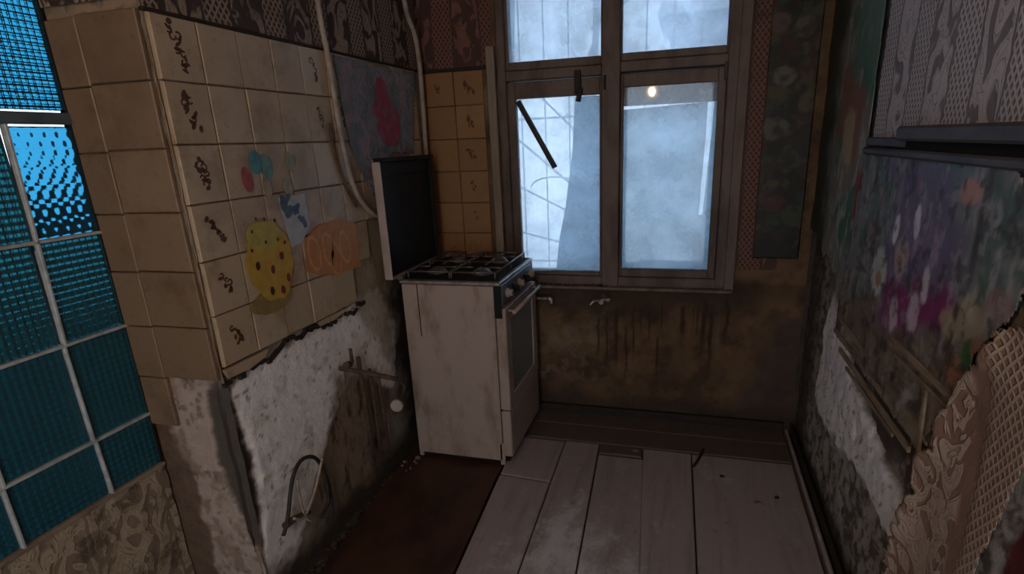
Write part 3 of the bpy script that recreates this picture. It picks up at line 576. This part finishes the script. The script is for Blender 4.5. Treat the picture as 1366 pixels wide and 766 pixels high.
def tree(loc, hgt, lean, label, seed):
    e = empty('bare_tree', loc, label, 'tree'); r = random.Random(seed); M_bark = simple('bark', (.12, .09, .09), (.07, .05, .05), .9)
    tr = MB(); p0 = Vector(loc); top = p0+Vector((lean, .2, hgt)); tr.tube([p0, p0.lerp(top, .5)+Vector((.1, 0, 0)), top], lambda t: .09*(1-t)+.015, 8, 4); tr.obj('trunk', M_bark, e)
    for i in range(9):
        t = .35+.6*i/9; s = p0.lerp(top, t); d = Vector((r.uniform(-1, 1), r.uniform(-.5, .5), r.uniform(.4, 1.1))); e1 = s+d*.7; MB().tube([s, s+d*.35+Vector((.05, 0, .05)), e1], lambda q: .025*(1-q)+.006, 5, 3).obj('branch', M_bark, e)
        for j in range(2):
            d2 = Vector((r.uniform(-1, 1), r.uniform(-.5, .5), r.uniform(0, 1))); MB().tube([s+d*.4, s+d*.4+d2*.5], lambda q: .010*(1-q)+.003, 4, 1).obj('branch', M_bark, e)
tree((-1.75, 4.6, -.6), 5.2, .4, 'bare tree blurred behind the upper left window pane', 3)
tree((-1.9, 9.9, -.6), 6.0, .4, 'thin bare tree beyond the window, left of the grey shed', 8)

# ------------------------------------------------------------------ trims
o = MB().bb(-.937, -.897, D-.040, D-.016, .852, 1.832, .004).obj('trim_1', M_wood_lt); tag(o, kind='structure')
tr2 = MB().bb(XR-.034, XR-.002, YR+.02, 1.99, 1.332, 1.352, .005).obj('trim_2', M_rail); tag(tr2, kind='structure')
MB().bb(XR-.048, XR-.004, YR+.02, 1.66, 1.374, 1.408, .006).obj('rail', M_rail, tr2); MB().bb(XR-.02, XR-.002, YR+.02, 1.985, 1.352, 1.374).obj('groove', M_gap, tr2)
MB().bb(XR-.03, XR-.002, 1.665, 1.985, 1.356, 1.380, .004).obj('rail', M_rail, tr2)

# ------------------------------------------------------------------ printed oilcloths
def flower(c, u, v, x, y, r, petals, col, heart=(.30, .14, .05), n=6, s=1):
    d = np.hypot(u-x, v-y); a = np.arctan2(v-y, u-x); e = r*(.72+.28*np.cos(n*a+s)); c = mix(c, col, 1-ss(e*.82, e, d)); c = mix(c, tuple(q*.6 for q in col), (1-ss(e*.82, e, d))*ss(.5, .9, np.abs(np.sin(a*n/2+s/2)))*.3)
    return mix(c, heart, 1-ss(r*.22, r*.3, d))
pur = [(1.782, 1.309), (1.355, 1.315), (1.269, 1.194), (1.254, 1.047), (1.373, 0.976), (1.649, 0.904), (1.683, 1.102), (1.663, 1.241)]
mag = [(1.644, 1.020), (1.294, 1.098), (1.254, 1.047), (1.355, 0.982), (1.663, 0.867), (1.640, 0.949)]
brn = [(2.191, 0.787), (1.719, 0.980), (1.605, 0.877), (1.194, 1.021), (1.102, 1.067), (1.132, 0.879), (1.267, 0.699), (2.091, 0.706)]
def ell(c, u, v, pts, rx, ry, col, k=1.0, s=0):
    for (x, y) in pts:
        d = np.hypot((u-x)/rx, (v-y)/ry)+(fbm(u, v, 30, 3, s)-.5)*.5; c = mix(c, col, (1-ss(.75, 1.05, d))*k)
    return c
def col_oil(u, v):
    c = base(u, (.145, .15, .15)); n = fbm(u, v, 12, 5, 111); st = fbm(u*4, v*1.2, 10, 4, 112)
    c = mix(c, (.07, .10, .085), ss(.45, .62, n)); c = mix(c, (.28, .27, .29), ss(.56, .68, st)*.6); c = mix(c, (.20, .10, .09), ss(.62, .7, fbm(u, v, 9, 4, 115))*.6)
    c = mix(c, (.10, .19, .20), inpoly([(1.577, 1.327), (1.273, 1.340), (1.276, 1.278), (1.529, 1.271)], u, v, .03, .05)*.8)
    c = mix(c, (.105, .075, .15), inpoly(pur, u, v, .03, .05, 16)*.85); c = mix(c, (.20, .13, .23), inpoly(pur, u, v, .04, .05, 20)*ss(.5, .65, st)*.7)
    c = mix(c, (.16, .022, .10), inpoly(mag, u, v, .02, .04, 16))
    c = mix(c, (.15, .115, .085), inpoly(brn, u, v, .03, .06, 14)*.9); c = mix(c, (.085, .06, .045), inpoly(brn, u, v, .03, .06, 14)*ss(.5, .65, fbm(u*.7, v*3, 22, 4, 117))*.8)
    for (x, y) in [(1.722, 1.028), (1.728, 0.999)][:1]: c = ell(c, u, v, [(x, y)], .075, .07, (.42, .44, .42), .9, 3); c = ell(c, u, v, [(x-.01, y-.02)], .028, .026, (.26, .15, .07), .9, 4)
    for (x, y) in [(1.568, 1.096)]: c = ell(c, u, v, [(x, y)], .055, .06, (.32, .24, .25), .9, 5); c = ell(c, u, v, [(x+.005, y-.01)], .02, .022, (.25, .14, .07), .9, 6)
    c = ell(c, u, v, [(1.630, 1.160), (1.505, 1.198)], .020, .042, (.55, .52, .62)); c = ell(c, u, v, [(1.403, 1.071)], .022, .045, (.48, .42, .46))
    c = ell(c, u, v, [(1.557, 0.958), (1.445, 0.988)], .036, .05, (.42, .32, .40)); c = ell(c, u, v, [(1.278, 1.285)], .05, .03, (.36, .20, .17))
    c = ell(c, u, v, [(1.152, 0.994)], .03, .035, (.03, .10, .035)); c = ell(c, u, v, [(1.195, 0.951), (1.120, 1.018)], .04, .03, (.26, .11, .05), .7)
    c = mix(c, (.28, .22, .14), inpoly([(1.291, 1.028), (1.209, 1.090), (1.109, 1.085), (1.140, 1.032), (1.266, 0.996)], u, v, .01, .03)*.8)
    c = c*1.45; d = line_d([(1.201, 1.330), (1.208, 1.285), (1.207, 1.134), (1.239, 1.052)], u, v); c = mix(c, (.055, .04, .04), (1-ss(.006, .02, d))*.8)
    c = mix(c, (.40, .38, .40), ss(.60, .70, fbm(u*1.6, v, 26, 5, 119))*.5); return mix(c, (.045, .04, .04), ss(.57, .68, fbm(u, v, 30, 5, 118))*.75)
oil_poly = [(2.007, 1.333), (1.157, 1.355), (1.011, 1.260), (1.045, 1.111), (1.133, 1.002), (1.154, 0.930), (1.229, 0.808), (1.271, 0.726), (1.401, 0.739), (1.670, 0.742), (2.064, 0.738), (2.074, 0.835), (2.044, 1.109)]
oc = grid('oilcloth', (XR-.015, 0, 0), (0, 1, 0), (0, 0, 1), (-1, 0, 0), .95, 2.12, .68, 1.34, .006, col_oil, lambda u, v: .010*fbm(u, v, 6, 3, 121)+.004*(fbm(u, v, 24, 3, 122)-.5)+.014*(1-ss(.7, .9, v))*(fbm(u, v, 12, 3, 123)), M_print, keep=lambda u, v: sd(oil_poly, u, v)+(fbm(u, v, 20, 3, 124)-.5)*.03*(1-ss(1.2, 1.26, v)) < 0, thick=.0012)
tag(oc, 'torn flowered oilcloth with purple blooms hanging under the dark wall rail', 'oilcloth')
fb = [(.36, 1.62, .05, (.20, .17, .13)), (.34, 1.42, .06, (.16, .15, .12)), (.42, 1.80, .05, (.17, .13, .11)), (.47, 1.52, .06, (.13, .12, .06)), (.33, 1.83, .045, (.16, .10, .09)), (.40, 1.28, .06, (.10, .10, .05)), (.48, 1.25, .05, (.12, .05, .03)), (.35, 1.12, .06, (.13, .04, .035)), (.45, 1.05, .06, (.06, .08, .04)), (.50, 1.75, .05, (.14, .06, .05)), (.31, 1.25, .05, (.10, .05, .03)), (.42, 2.0, .06, (.16, .1, .1)), (.33, 2.1, .06, (.15, .13, .08))]
def col_fb(u, v):
    c = base(u, (.026, .026, .016)); n = fbm(u, v, 11, 4, 131); c = mix(c, (.075, .028, .022), ss(.48, .62, n)); c = mix(c, (.045, .07, .04), ss(.55, .66, fbm(u, v, 14, 4, 133))); c = mix(c, (.10, .075, .035), ss(.6, .7, fbm(u, v, 16, 4, 135)))
    for i, (x, z, r, k) in enumerate(fb): c = ell(c, u, v, [(x, z)], r*.95, r*.85, k, .9, 40+i); c = ell(c, u, v, [(x+.004, z-.004)], r*.3, r*.3, (.10, .07, .03), .8, 60+i)
    c = mix(c, (.02, .02, .014), ss(.5, .7, fbm(u, v, 20, 4, 137))*.7)
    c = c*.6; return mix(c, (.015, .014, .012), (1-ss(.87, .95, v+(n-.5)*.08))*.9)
ob = grid('oilcloth', (0, D-.016, 0), (1, 0, 0), (0, 0, 1), (0, -1, 0), .292, XR-.05, .858, 2.4, .006, col_fb, lambda u, v: .006*fbm(u, v, 5, 3, 141), M_print, thick=.002)
tag(ob, 'dark flowered oilcloth panel on the back wall right of the window', 'oilcloth')
def col_fs(u, v):
    c = base(u, (.17, .17, .155)); st = fbm(u*2.2, v*1.0, 16, 4, 151); n = fbm(u, v, 9, 4, 152)
    c = mix(c, (.055, .13, .10), ss(.5, .62, n)); c = mix(c, (.33, .33, .30), ss(.55, .66, st)*.8); c = mix(c, (.20, .06, .035), inpoly([(2.12, 1.30), (2.42, 1.35), (2.42, 1.62), (2.12, 1.52)], u, v, .03, .08)*.75); c = mix(c, (.40, .34, .22), inpoly([(2.2, 1.30), (2.36, 1.30), (2.36, 1.46), (2.2, 1.46)], u, v, .02, .05)*.7)
    c = mix(c, (.06, .17, .13), inpoly([(2.0, 1.5), (2.3, 1.6), (2.25, 2.3), (2.0, 2.2)], u, v, .04, .08)*.7); c = mix(c, (.25, .03, .03), inpoly([(2.03, 1.12), (2.09, 1.12), (2.09, 1.28), (2.03, 1.24)], u, v, .01, .02))
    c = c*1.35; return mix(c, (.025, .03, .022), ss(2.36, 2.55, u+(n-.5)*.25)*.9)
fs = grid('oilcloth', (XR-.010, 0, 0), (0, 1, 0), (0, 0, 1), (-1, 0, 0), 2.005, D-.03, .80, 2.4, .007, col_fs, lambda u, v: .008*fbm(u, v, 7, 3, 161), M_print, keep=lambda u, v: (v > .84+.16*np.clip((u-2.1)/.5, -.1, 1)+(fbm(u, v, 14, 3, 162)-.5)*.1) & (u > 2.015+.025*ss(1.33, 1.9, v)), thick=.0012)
tag(fs, 'green and grey streaked oilcloth strip on the right wall by the corner', 'oilcloth')

# ------------------------------------------------------------------ gas stove
SX0, SX1, SY0, SY1 = -1.189, -.745, 2.139, 2.640; ZB = -.012
st = empty('gas_stove', ((SX0+SX1)/2, (SY0+SY1)/2, ZB), 'old white gas stove with its black lid raised against the tiled wall', 'stove')
b = MB(); b.bb(SX0, SX1-.022, SY0, SY0+.012, .012, .838, .003); b.bb(SX1-.035, SX1-.012, SY0, SY0+.03, -.010, .10, .002); b.bb(SX0+.0, SX0+.02, SY0+.002, SY0+.03, -.010, .03, .002); b.obj('side_panel', M_enamel, st)
MB().bb(SX0+.072, SX0+.076, SY0-.0012, SY0+.003, .60, .838).obj('seam', M_gap, st)
MB().bb(SX0, SX1-.022, SY1-.012, SY1, .012, .838, .003).obj('side_panel', M_enamel, st)
MB().bb(SX0+.02, SX1-.012, SY0+.012, SY1-.012, -.005, .838).obj('body', M_gap, st)
MB().bb(SX0-.006, SX1+.012, SY0-.008, SY1+.006, .842, .858, .004).obj('top_rim', M_alu, st)
MB().bb(SX0+.010, SX1-.002, SY0+.010, SY1-.010, .8575, .8615, .001).obj('cooktop', M_black, st)
for i, (x, y) in enumerate(((-1.07, 2.27), (-1.07, 2.51), (-.86, 2.27), (-.86, 2.51))):
    bu = MB().lathe([(0, .045), (.006, .045), (.008, .036), (.018, .036), (.019, .03), (.024, .028), (.026, .001)], (x, y, .8612), (0, 0, 1), 18).obj('burner', M_iron, st)
for g_, (x0, x1) in enumerate(((-1.165, -.972), (-.962, -.765))):
    b = MB(); zg = .889
    y0, y1 = SY0+.03, SY1-.03
    for p, q in (((x0, y0), (x1, y0)), ((x1, y0), (x1, y1)), ((x1, y1), (x0, y1)), ((x0, y1), (x0, y0)), (((x0+x1)/2, y0), ((x0+x1)/2, y0+.10)), (((x0+x1)/2, y1), ((x0+x1)/2, y1-.10)), (((x0+x1)/2, 2.33), ((x0+x1)/2, 2.45)), ((x0, 2.39), (x1, 2.39)), ((x0, 2.27), (x0+.06, 2.27)), ((x1, 2.27), (x1-.06, 2.27)), ((x0, 2.51), (x0+.06, 2.51)), ((x1, 2.51), (x1-.06, 2.51))):
        b.tube([(*p, zg), (*q, zg)], .0042, 6, 1)
    for x in (x0, x1):
        for y in (y0, y1, 2.39): b.tube([(x, y, .861), (x, y, zg+.004)], .0042, 6, 1)
    b.obj('grate', M_iron, st)
b = MB(); b.bb(SX1-.022, SX1+.014, SY0+.004, SY1-.002, .752, .842, .004); cp = b.obj('control_panel', M_steel, st); MB().bb(SX1-.021, SX1+.012, SY0-.001, SY0+.0038, .70, .841, .001).obj('end_cap', M_black, cp)
for i in range(5):
    y = SY0+.075+i*.088; z = .795
    k = MB().lathe([(0, .021), (.008, .021), (.010, .016), (.026, .013), (.028, .012)], (SX1+.014, y, z), (1, 0, 0), 14); k.box((SX1+.034, y, z), (.016, .007, .030), .002); k.obj('knob', M_white_pl if i % 2 == 0 else M_black, st)
# oven door with framed window
XD0, XD1 = SX1-.020, SX1+.026
b = MB(); b.bb(XD0, XD1, SY0+.004, SY0+.075, .270, .742, .004); b.bb(XD0, XD1, SY1-.075, SY1-.004, .270, .742, .004); b.bb(XD0, XD1, SY0+.075, SY1-.075, .270, .33, .003); b.bb(XD0, XD1, SY0+.075, SY1-.075, .675, .742, .003); dr = b.obj('oven_door', M_enamel, st)
Gd = NT('oven_glass_reflection'); _n = Gd.noise(14, Gd.pos(), 5, .7); Gd.bsdf(Gd.mixc(_n, (.14, .18, .19), (.21, .25, .26)), .16, Specular_IOR_Level=.7); Gd = Gd.m  # teal-grey base colour stands for the room mirrored in the glass
MB().bb(XD0+.01, XD1-.006, SY0+.074, SY1-.074, .329, .676).obj('oven_window', Gd, dr)
b = MB(); y0, y1 = SY0+.03, SY1-.03; b.tube([(XD1-.004, y0+.02, .722), (XD1+.03, y0+.02, .722)], .005, 6, 1); b.tube([(XD1-.004, y1-.02, .722), (XD1+.03, y1-.02, .722)], .005, 6, 1); b.tube([(XD1+.03, y0, .722), (XD1+.03, y1, .722)], .009, 10, 1); b.obj('handle', M_enamel_edge, dr)
MB().bb(XD0, XD1-.002, SY0+.004, SY1-.004, .035, .262, .005).obj('drawer', M_enamel, st)
MB().bb(SX1-.03, SX1, SY0+.03, SY1-.03, -.005, .035).obj('plinth', M_gap, st)
# lid: a shallow pan standing on its hinge
lid = MB(); lx0, lx1, ly0, ly1, lz0, lz1 = -1.232, -1.196, 2.085, 2.570, .868, 1.362
lid.bb(lx0, lx0+.004, ly0, ly1, lz0, lz1, .001); lid.bb(lx0, lx1, ly0, ly0+.006, lz0, lz1-.01, .002); lid.bb(lx0, lx1, ly0+.006, ly1, lz0, lz0+.006, .002)
lo = lid.obj('lid', M_enamel_edge, st)
MB().bb(lx0+.0045, lx0+.02, ly0+.0065, ly1-.0065, lz0+.0065, lz1-.04, .002).obj('lid_liner', M_black, lo)
b = MB(); b.bb(lx0+.004, lx1, ly1-.008, ly1, lz0+.006, lz1-.012, .002); b.bb(lx0+.0, lx1+.014, ly0+.008, ly1-.001, lz1-.012, lz1+.004, .003); b.bb(lx0+.004, lx0+.024, ly0+.007, ly1-.007, lz1-.07, lz1-.012, .003); b.obj('lid_rim', M_black, lo)
for y in (2.16, 2.50): MB().box((-1.198, y, .862), (.03, .035, .02), .004).obj('hinge', M_iron, lo)

# ------------------------------------------------------------------ pipes, hoses and taps
def pipe(name, pts, r, mat, label, cat, n=10, sm=5, extra=None):
    b = MB().tube(pts, r, n, sm)
    if extra: extra(b)
    return tag(b.obj(name, mat), label, cat)
xw = XL+.026
pipe('pipe', [(xw, 1.90, 2.58), (xw, 1.905, 1.90), (xw, 1.922, 1.72), (xw, 1.935, 1.49), (xw+.004, 1.958, 1.30), (xw+.002, 2.03, 1.19), (xw, 2.13, 1.13)], .0098, M_white_pl, 'bent cream plastic pipe running down the left tiled wall', 'pipe')
pipe('cable', [(XL+.018, 1.885, 1.50), (XL+.016, 1.90, 1.38), (XL+.018, 1.945, 1.26), (XL+.02, 1.99, 1.19)], .006, M_rust, 'thin brown cable beside the bend of the cream pipe', 'cable')
pipe('pipe', [(XL+.045, 2.52, 2.58), (XL+.03, 2.56, 2.04), (XL+.03, 2.635, 1.90), (XL+.028, 2.665, 1.75), (XL+.026, 2.655, 1.36), (XL+.026, 2.655, .95)], .0115, M_white_pl, 'white pipe in the far left corner behind the stove lid', 'pipe')
# gas stub reaching out of the left wall toward the stove
gp = empty('gas_pipe', (XL, 1.77, .55), 'rusty gas pipe with round valve sticking out of the left wall beside the stove', 'pipe')
MB().tube([(XL-.02, 1.76, .592), (XL+.10, 1.80, .560), (XL+.19, 1.86, .515)], .010, 8, 3).obj('branch_pipe', M_rust, gp)
for (y, x, z1, z0) in ((1.86, .020, .60, .05), (1.93, .018, .52, .08), (1.985, .022, .47, .06)): MB().tube([(XL+x, y, z1), (XL+x, y+.01, z0)], .009 if y < 1.9 else .007, 8, 1).obj('riser', M_rust, gp)
MB().lathe([(0, .010), (.02, .010), (.021, .026), (.034, .026), (.036, .022)], (XL+.150, 1.91, .382), (.25, -1, .1), 16).obj('valve_cap', M_white_pl, gp)
MB().tube([(XL+.19, 1.86, .515), (XL+.175, 1.93, .45), (XL+.152, 1.925, .385)], .007, 8, 3).obj('drop_pipe', M_rust, gp)
b = MB(); b.lathe([(0, .014), (.03, .014)], (XL+.02, 1.77, .60), (0, 1, -.2), 8); b.box((XL+.03, 1.80, .63), (.012, .012, .06), .002); b.obj('tap', M_rust, gp)
hl = [(-1.262, 1.291, 0.176), (-1.262, 1.327, 0.225), (-1.262, 1.379, 0.338), (-1.262, 1.438, 0.378), (-1.262, 1.507, 0.346), (-1.262, 1.543, 0.257), (-1.262, 1.539, 0.142), (-1.262, 1.484, 0.109)]
ho = empty('hose', (XL, 1.5, .25), 'looped black hose with pale strands hanging on the left plaster wall', 'hose')
MB().tube(hl, .007, 8, 5).obj('hose_loop', M_rubber, ho)
h2 = [(-1.255, 1.344, 0.207), (-1.255, 1.394, 0.177), (-1.255, 1.469, 0.234), (-1.255, 1.523, 0.309), (-1.255, 1.537, 0.326)]
MB().tube(h2, .005, 8, 5).obj('strand', M_rub_wh, ho)
h3 = [(-1.258, 1.395, 0.328), (-1.258, 1.394, 0.244), (-1.258, 1.404, 0.168), (-1.258, 1.430, 0.133)]
MB().tube(h3, .004, 8, 5).obj('strand', M_rub_wh, ho)
h4 = [(-1.262, 1.538, 0.292), (-1.262, 1.560, 0.188), (-1.262, 1.556, 0.056)]
MB().tube(h4, .005, 8, 4).obj('strand', M_rubber, ho)
cl = [(-1.265, 1.309, 0.201), (-1.265, 1.370, 0.192), (-1.265, 1.431, 0.167)]
MB().tube(cl, lambda t: .013-.004*t, 8, 4).obj('connector', M_rust, ho)
# taps under the window
tp = empty('water_tap', (-.39, D, .63), 'dirty chrome water tap stub on the back wall under the window mullion', 'tap')
b = MB(); b.lathe([(0, .022), (.006, .022), (.008, .012), (.05, .012), (.052, .016), (.075, .016), (.078, .01)], (-.393, D+.002, .636), (0, -1, 0), 14); b.obj('valve_body', M_brass, tp)
MB().tube([(-.40, D-.062, .640), (-.43, D-.075, .640), (-.448, D-.08, .622)], .009, 8, 4).obj('spout', M_brass, tp)
b = MB(); b.tube([(-.385, D-.065, .64), (-.355, D-.075, .645)], .006, 8, 1); b.box((-.37, D-.085, .655), (.045, .01, .012), .003); b.obj('handle', M_brass, tp)
tp2 = empty('water_pipe', (-.74, D, .63), 'short pale pipe with elbow sticking out beside the stove knobs', 'pipe')
MB().tube([(-.80, D-.045, .637), (-.66, D-.045, .637)], .0095, 8, 1).obj('tube', M_brass, tp2); MB().tube([(-.668, D-.045, .640), (-.655, D-.045, .634), (-.652, D-.045, .612)], .012, 8, 3).obj('elbow', M_brass, tp2); MB().tube([(-.78, D-.045, .637), (-.78, D+.005, .637)], .009, 8, 1).obj('wall_bracket', M_rust, tp2)

# ------------------------------------------------------------------ clear film and stickers on the left wall
fm = NT('crinkled_plastic_film'); _p = fm.pos(); _n = fm.noise(30, _p, 5, .7, 1); _n2 = fm.noise(11, _p, 4)
_c = fm.mixc(fm.step(_n2, .4, .65), (.20, .24, .29), (.36, .29, .34)); fm.bsdf(_c, .16, fm.bump(_n, 1, .03), Specular_IOR_Level=.8); M_film = fm.m
film_poly = [(1.974, 1.735), (2.628, 1.734), (2.540, 1.374), (2.338, 1.380), (2.244, 1.204), (2.133, 1.215), (2.062, 1.302), (2.008, 1.432), (1.990, 1.567)]
def col_none(u, v): return None
o = grid('plastic_film', (XL+.012, 0, 0), (0, 1, 0), (0, 0, 1), (1, 0, 0), 1.92, 2.68, 1.15, 1.76, .008, None, lambda u, v: .006*fbm(u, v, 14, 3, 171), M_film, keep=lambda u, v: sd(film_poly, u, v)+(fbm(u, v, 20, 3, 172)-.5)*.015 < 0, thick=.0008)
tag(o, 'crinkled grey plastic film stuck on the left wall above the stove lid', 'plastic film')
def mat_flat(name, c, c2=None): return simple(name, c, c2, .45, 30, bump=.05)
def blob(b, y, z, ry, rz, x, t=.0008, rot=0, n=14, wob=0, seed=0):
    r = random.Random(seed); pts = []
    for k in range(n):
        a = 2*math.pi*k/n; q = 1+r.uniform(-wob, wob); dy, dz = ry*math.cos(a)*q, rz*math.sin(a)*q
        pts.append((x, y+dy*math.cos(rot)-dz*math.sin(rot), z+dy*math.sin(rot)+dz*math.cos(rot)))
    b.prism(pts, (t, 0, 0)); return b
XS = XL+.0125
# yellow fruit
ys = empty('sticker', (XL+.012, 1.47, 1.05), 'large yellow berry-spotted fruit sticker on the cream tiles', 'sticker')
b = MB(); blob(b, 1.475, 1.075, .105, .125, XS, .0012, .1, 22, .06, 1); b.obj('fruit', mat_flat('yellow_sticker', (.50, .34, .05), (.46, .25, .04)), ys)
b = MB(); blob(b, 1.45, .955, .095, .040, XS, .0010, .05, 18, .08, 2); b.obj('base', mat_flat('olive_sticker', (.30, .20, .07), (.22, .15, .05)), ys)
b = MB(); blob(b, 1.47, 1.16, .075, .05, XS+.001, .0012, .0, 16, .15, 4); b.obj('crown', mat_flat('yellow_green_sticker', (.48, .38, .08), (.34, .30, .06)), ys)
Mr, Md = mat_flat('red_berry', (.22, .03, .02)), mat_flat('dark_berry', (.07, .025, .015))
for i, (dy, dz) in enumerate(((-.062, .035), (.0, .010), (.05, .045), (-.075, .085), (.065, -.03), (.03, -.065), (-.02, -.055), (-.06, .14), (.045, .10), (-.01, .10), (.075, .085), (.0, .17), (.045, .16), (-.035, .175))):
    b = MB(); blob(b, 1.475+dy, 1.04+dz, .009 if dz < .08 else .005, .014 if dz < .08 else .006, XS+.0026, .0008, 0, 9, .15, i); b.obj('berry', Mr if i % 3 else Md, ys)
# orange slices
os_ = empty('sticker', (XL+.012, 1.80, 1.05), 'orange sticker of fruit slices right of the yellow fruit sticker', 'sticker')
Mo1, Mo2 = mat_flat('orange_sticker', (.50, .22, .07), (.42, .16, .05)), mat_flat('pale_orange_sticker', (.62, .32, .13), (.55, .25, .09))
b = MB(); b.prism([(XS, y, z) for y, z in [(1.654, 1.114), (1.740, 1.154), (1.880, 1.156), (1.975, 1.125), (1.978, 0.951), (1.856, 0.957), (1.716, 0.972), (1.635, 1.007)]], (.001, 0, 0)); b.obj('backing', Mo1, os_)
for i, (u_, v_) in enumerate([(1.694, 1.059), (1.779, 1.059), (1.883, 1.046), (1.816, 1.015)]):
    b = MB(); blob(b, u_, v_, .034, .065, XS+.0012, .0008, .1, 18, .06, i); b.obj('slice', Mo2, os_); b = MB(); blob(b, u_, v_, .027, .053, XS+.0022, .0006, .1, 16, .1, i); b.obj('slice_core', Mo1, os_)
# balloons
bl = empty('sticker', (XL+.012, 1.50, 1.36), 'sticker of teal, red and faded oval balloons on the upper tiles', 'sticker')
for i, (u_, v_, c_, ry, rz) in enumerate([(*p, c, a, b_) for p, c, a, b_ in zip([(1.484, 1.380), (1.530, 1.366), (1.437, 1.332), (1.646, 1.375), (1.517, 1.303), (1.614, 1.295)], ((.10, .30, .33), (.16, .30, .30), (.42, .09, .09), (.33, .31, .23), (.36, .30, .22), (.34, .31, .24)), (.026, .024, .020, .022, .020, .022), (.036, .038, .038, .032, .035, .03))]):
    b = MB(); blob(b, u_, v_, ry, rz, XS, .001, .12, 16, .04, i); b.obj('balloon', mat_flat('balloon_print', c_), bl)
# dark blue bird
bd = empty('sticker', (XL+.012, 1.60, 1.24), 'small dark blue torn sticker between balloons and orange slices', 'sticker')
Mb = mat_flat('dark_blue_sticker', (.06, .09, .14), (.10, .14, .19)); Mw = mat_flat('pale_sticker_backing', (.44, .46, .48), (.36, .37, .38))
b = MB(); b.prism([(XS-.0008, y, z) for y, z in [(1.556, 1.267), (1.693, 1.268), (1.698, 1.160), (1.635, 1.105), (1.583, 1.101), (1.569, 1.179)]], (.0006, 0, 0)); b.obj('backing', Mw, bd)
for i, (p, ry, rz, ro_) in enumerate(zip([(1.579, 1.246), (1.598, 1.217), (1.633, 1.222), (1.652, 1.187), (1.667, 1.167), (1.597, 1.258)], (.016, .020, .022, .018, .010, .022), (.026, .024, .016, .012, .014, .010), (.3, -.5, .8, -.6, .2, .6))):
    b = MB(); blob(b, p[0], p[1], ry, rz, XS+.0002+.0003*i, .0008, ro_, 11, .3, 20+i); b.obj('print', Mb, bd)
# pink figure on the film
pk = empty('sticker', (XL+.022, 2.40, 1.55), 'crimson blot-shaped sticker on the grey plastic film', 'sticker')
for i, (p, ry, rz) in enumerate(zip([(2.287, 1.633), (2.300, 1.557), (2.315, 1.484), (2.226, 1.554), (2.385, 1.528)], (.050, .075, .095, .035, .035), (.055, .07, .07, .03, .04))):
    b = MB(); blob(b, p[0], p[1], ry, rz, XL+.0205+.0004*i, .001, 0, 18, .08, i); b.obj('blot', simple('crimson_sticker', (.34, .04, .10), (.24, .14, .19), .35, 26, lo=.42, hi=.66), pk)

# ------------------------------------------------------------------ lamp of the room (behind the camera; mirrored in the window pane)
lp = empty('pendant_bulb', (-.40, -.6, H), 'bare warm light bulb hanging on its flex behind the viewer', 'lamp')
MB().tube([(-.40, -.6, H-.002), (-.40, -.6, 1.90)], .004, 6, 1).obj('flex', M_rubber, lp); MB().lathe([(0, .012), (.05, .018), (.055, .016)], (-.40, -.6, 1.855), (0, 0, 1), 12).obj('socket', M_white_pl, lp)
te = NT('lit_bulb_glass'); _e = te.n('ShaderNodeEmission'); _e.inputs[0].default_value = (1, .62, .32, 1); _e.inputs[1].default_value = LAMP_W/(math.pi*4*math.pi*.02**2); te.t.links.new(_e.outputs[0], te.out.inputs[0])
MB().lathe([(0, .004), (.008, .012), (.022, .019), (.035, .020), (.05, .017), (.062, .012)], (-.40, -.6, 1.795), (0, 0, 1), 16).obj('bulb', te.m, lp)

# ------------------------------------------------------------------ litter
rd = random.Random(9)
def chip(x, y, z, s, label, group=None, mat=None):
    b = MB(); n = 6; pts = [(x+s*math.cos(6.283*k/n)*rd.uniform(.5, 1), y+s*.7*math.sin(6.283*k/n)*rd.uniform(.5, 1), z) for k in range(n)]; b.prism(pts, (rd.uniform(-.2, .2)*s, 0, s*.45)); o = b.obj('plaster_chip', mat or M_debris); tag(o, label, 'debris', group); return o
for (x, y) in [(-0.187, 2.369), (-0.164, 2.387)][:1]: chip(x, y, .0015, .016, 'plaster chip at the far end of the middle floorboards')
for (x, y) in [(0.322, 2.071)]: chip(x, y, 0, .018, 'pale plaster chip on the wide right floorboard')
for (x, y) in [(0.191, 2.235)]: chip(x, y, 0, .014, 'small dark crumb on the wide right floorboard', mat=M_skirt)
for (x, y) in [(0.394, 2.122)]: chip(x, y, 0, .014, 'dark crumb on the floor close to the right wall', mat=M_skirt)
o = MB().tube([(0.073, 2.284, 0.006), (0.096, 2.352, 0.006), (0.117, 2.436, 0.006)], .007, 5, 2).obj('wood_splinter', M_skirt); tag(o, 'dark wood splinter lying on the floorboard joint', 'debris')
def rubble(name, n, fn, smin, smax, mat, label):
    b = MB()
    for i in range(n):
        x, y, z = fn(); q = rd.uniform(smin, smax); b.box((x, y, z+q*.3), (q, q*rd.uniform(.5, 1), q*.6), q*.12, Matrix.Rotation(rd.uniform(0, 3), 3, 'Z') @ Matrix.Rotation(rd.uniform(-.4, .4), 3, 'X'))
    return tag(b.obj(name, mat), label, 'debris', kind='stuff')
rubble('plaster_rubble', 160, lambda: (XL+rd.uniform(.015, .09)*rd.random()**.5+.01, rd.uniform(1.30, 2.12), -.045), .006, .022, M_crumb, 'crumbs of fallen plaster along the foot of the left wall')
rubble('plaster_rubble', 12, lambda: (XL+rd.uniform(.04, .11), rd.uniform(2.0, 2.125), -.0118), .006, .020, M_debris, 'pale plaster crumbs on the hardboard beside the stove')
rubble('sill_dirt', 60, lambda: (rd.uniform(-.72, -.36), D-rd.uniform(.012, .036), .706), .004, .013, M_skirt, 'dark crumbs on the left half of the window sill')
rubble('sill_moss', 70, lambda: (rd.uniform(-.30, .10) if rd.random() < .6 else rd.uniform(-.78, -.42), D+rd.uniform(.06, .14), .716), .012, .034, M_moss, 'dark damp dirt lying between the window panes')
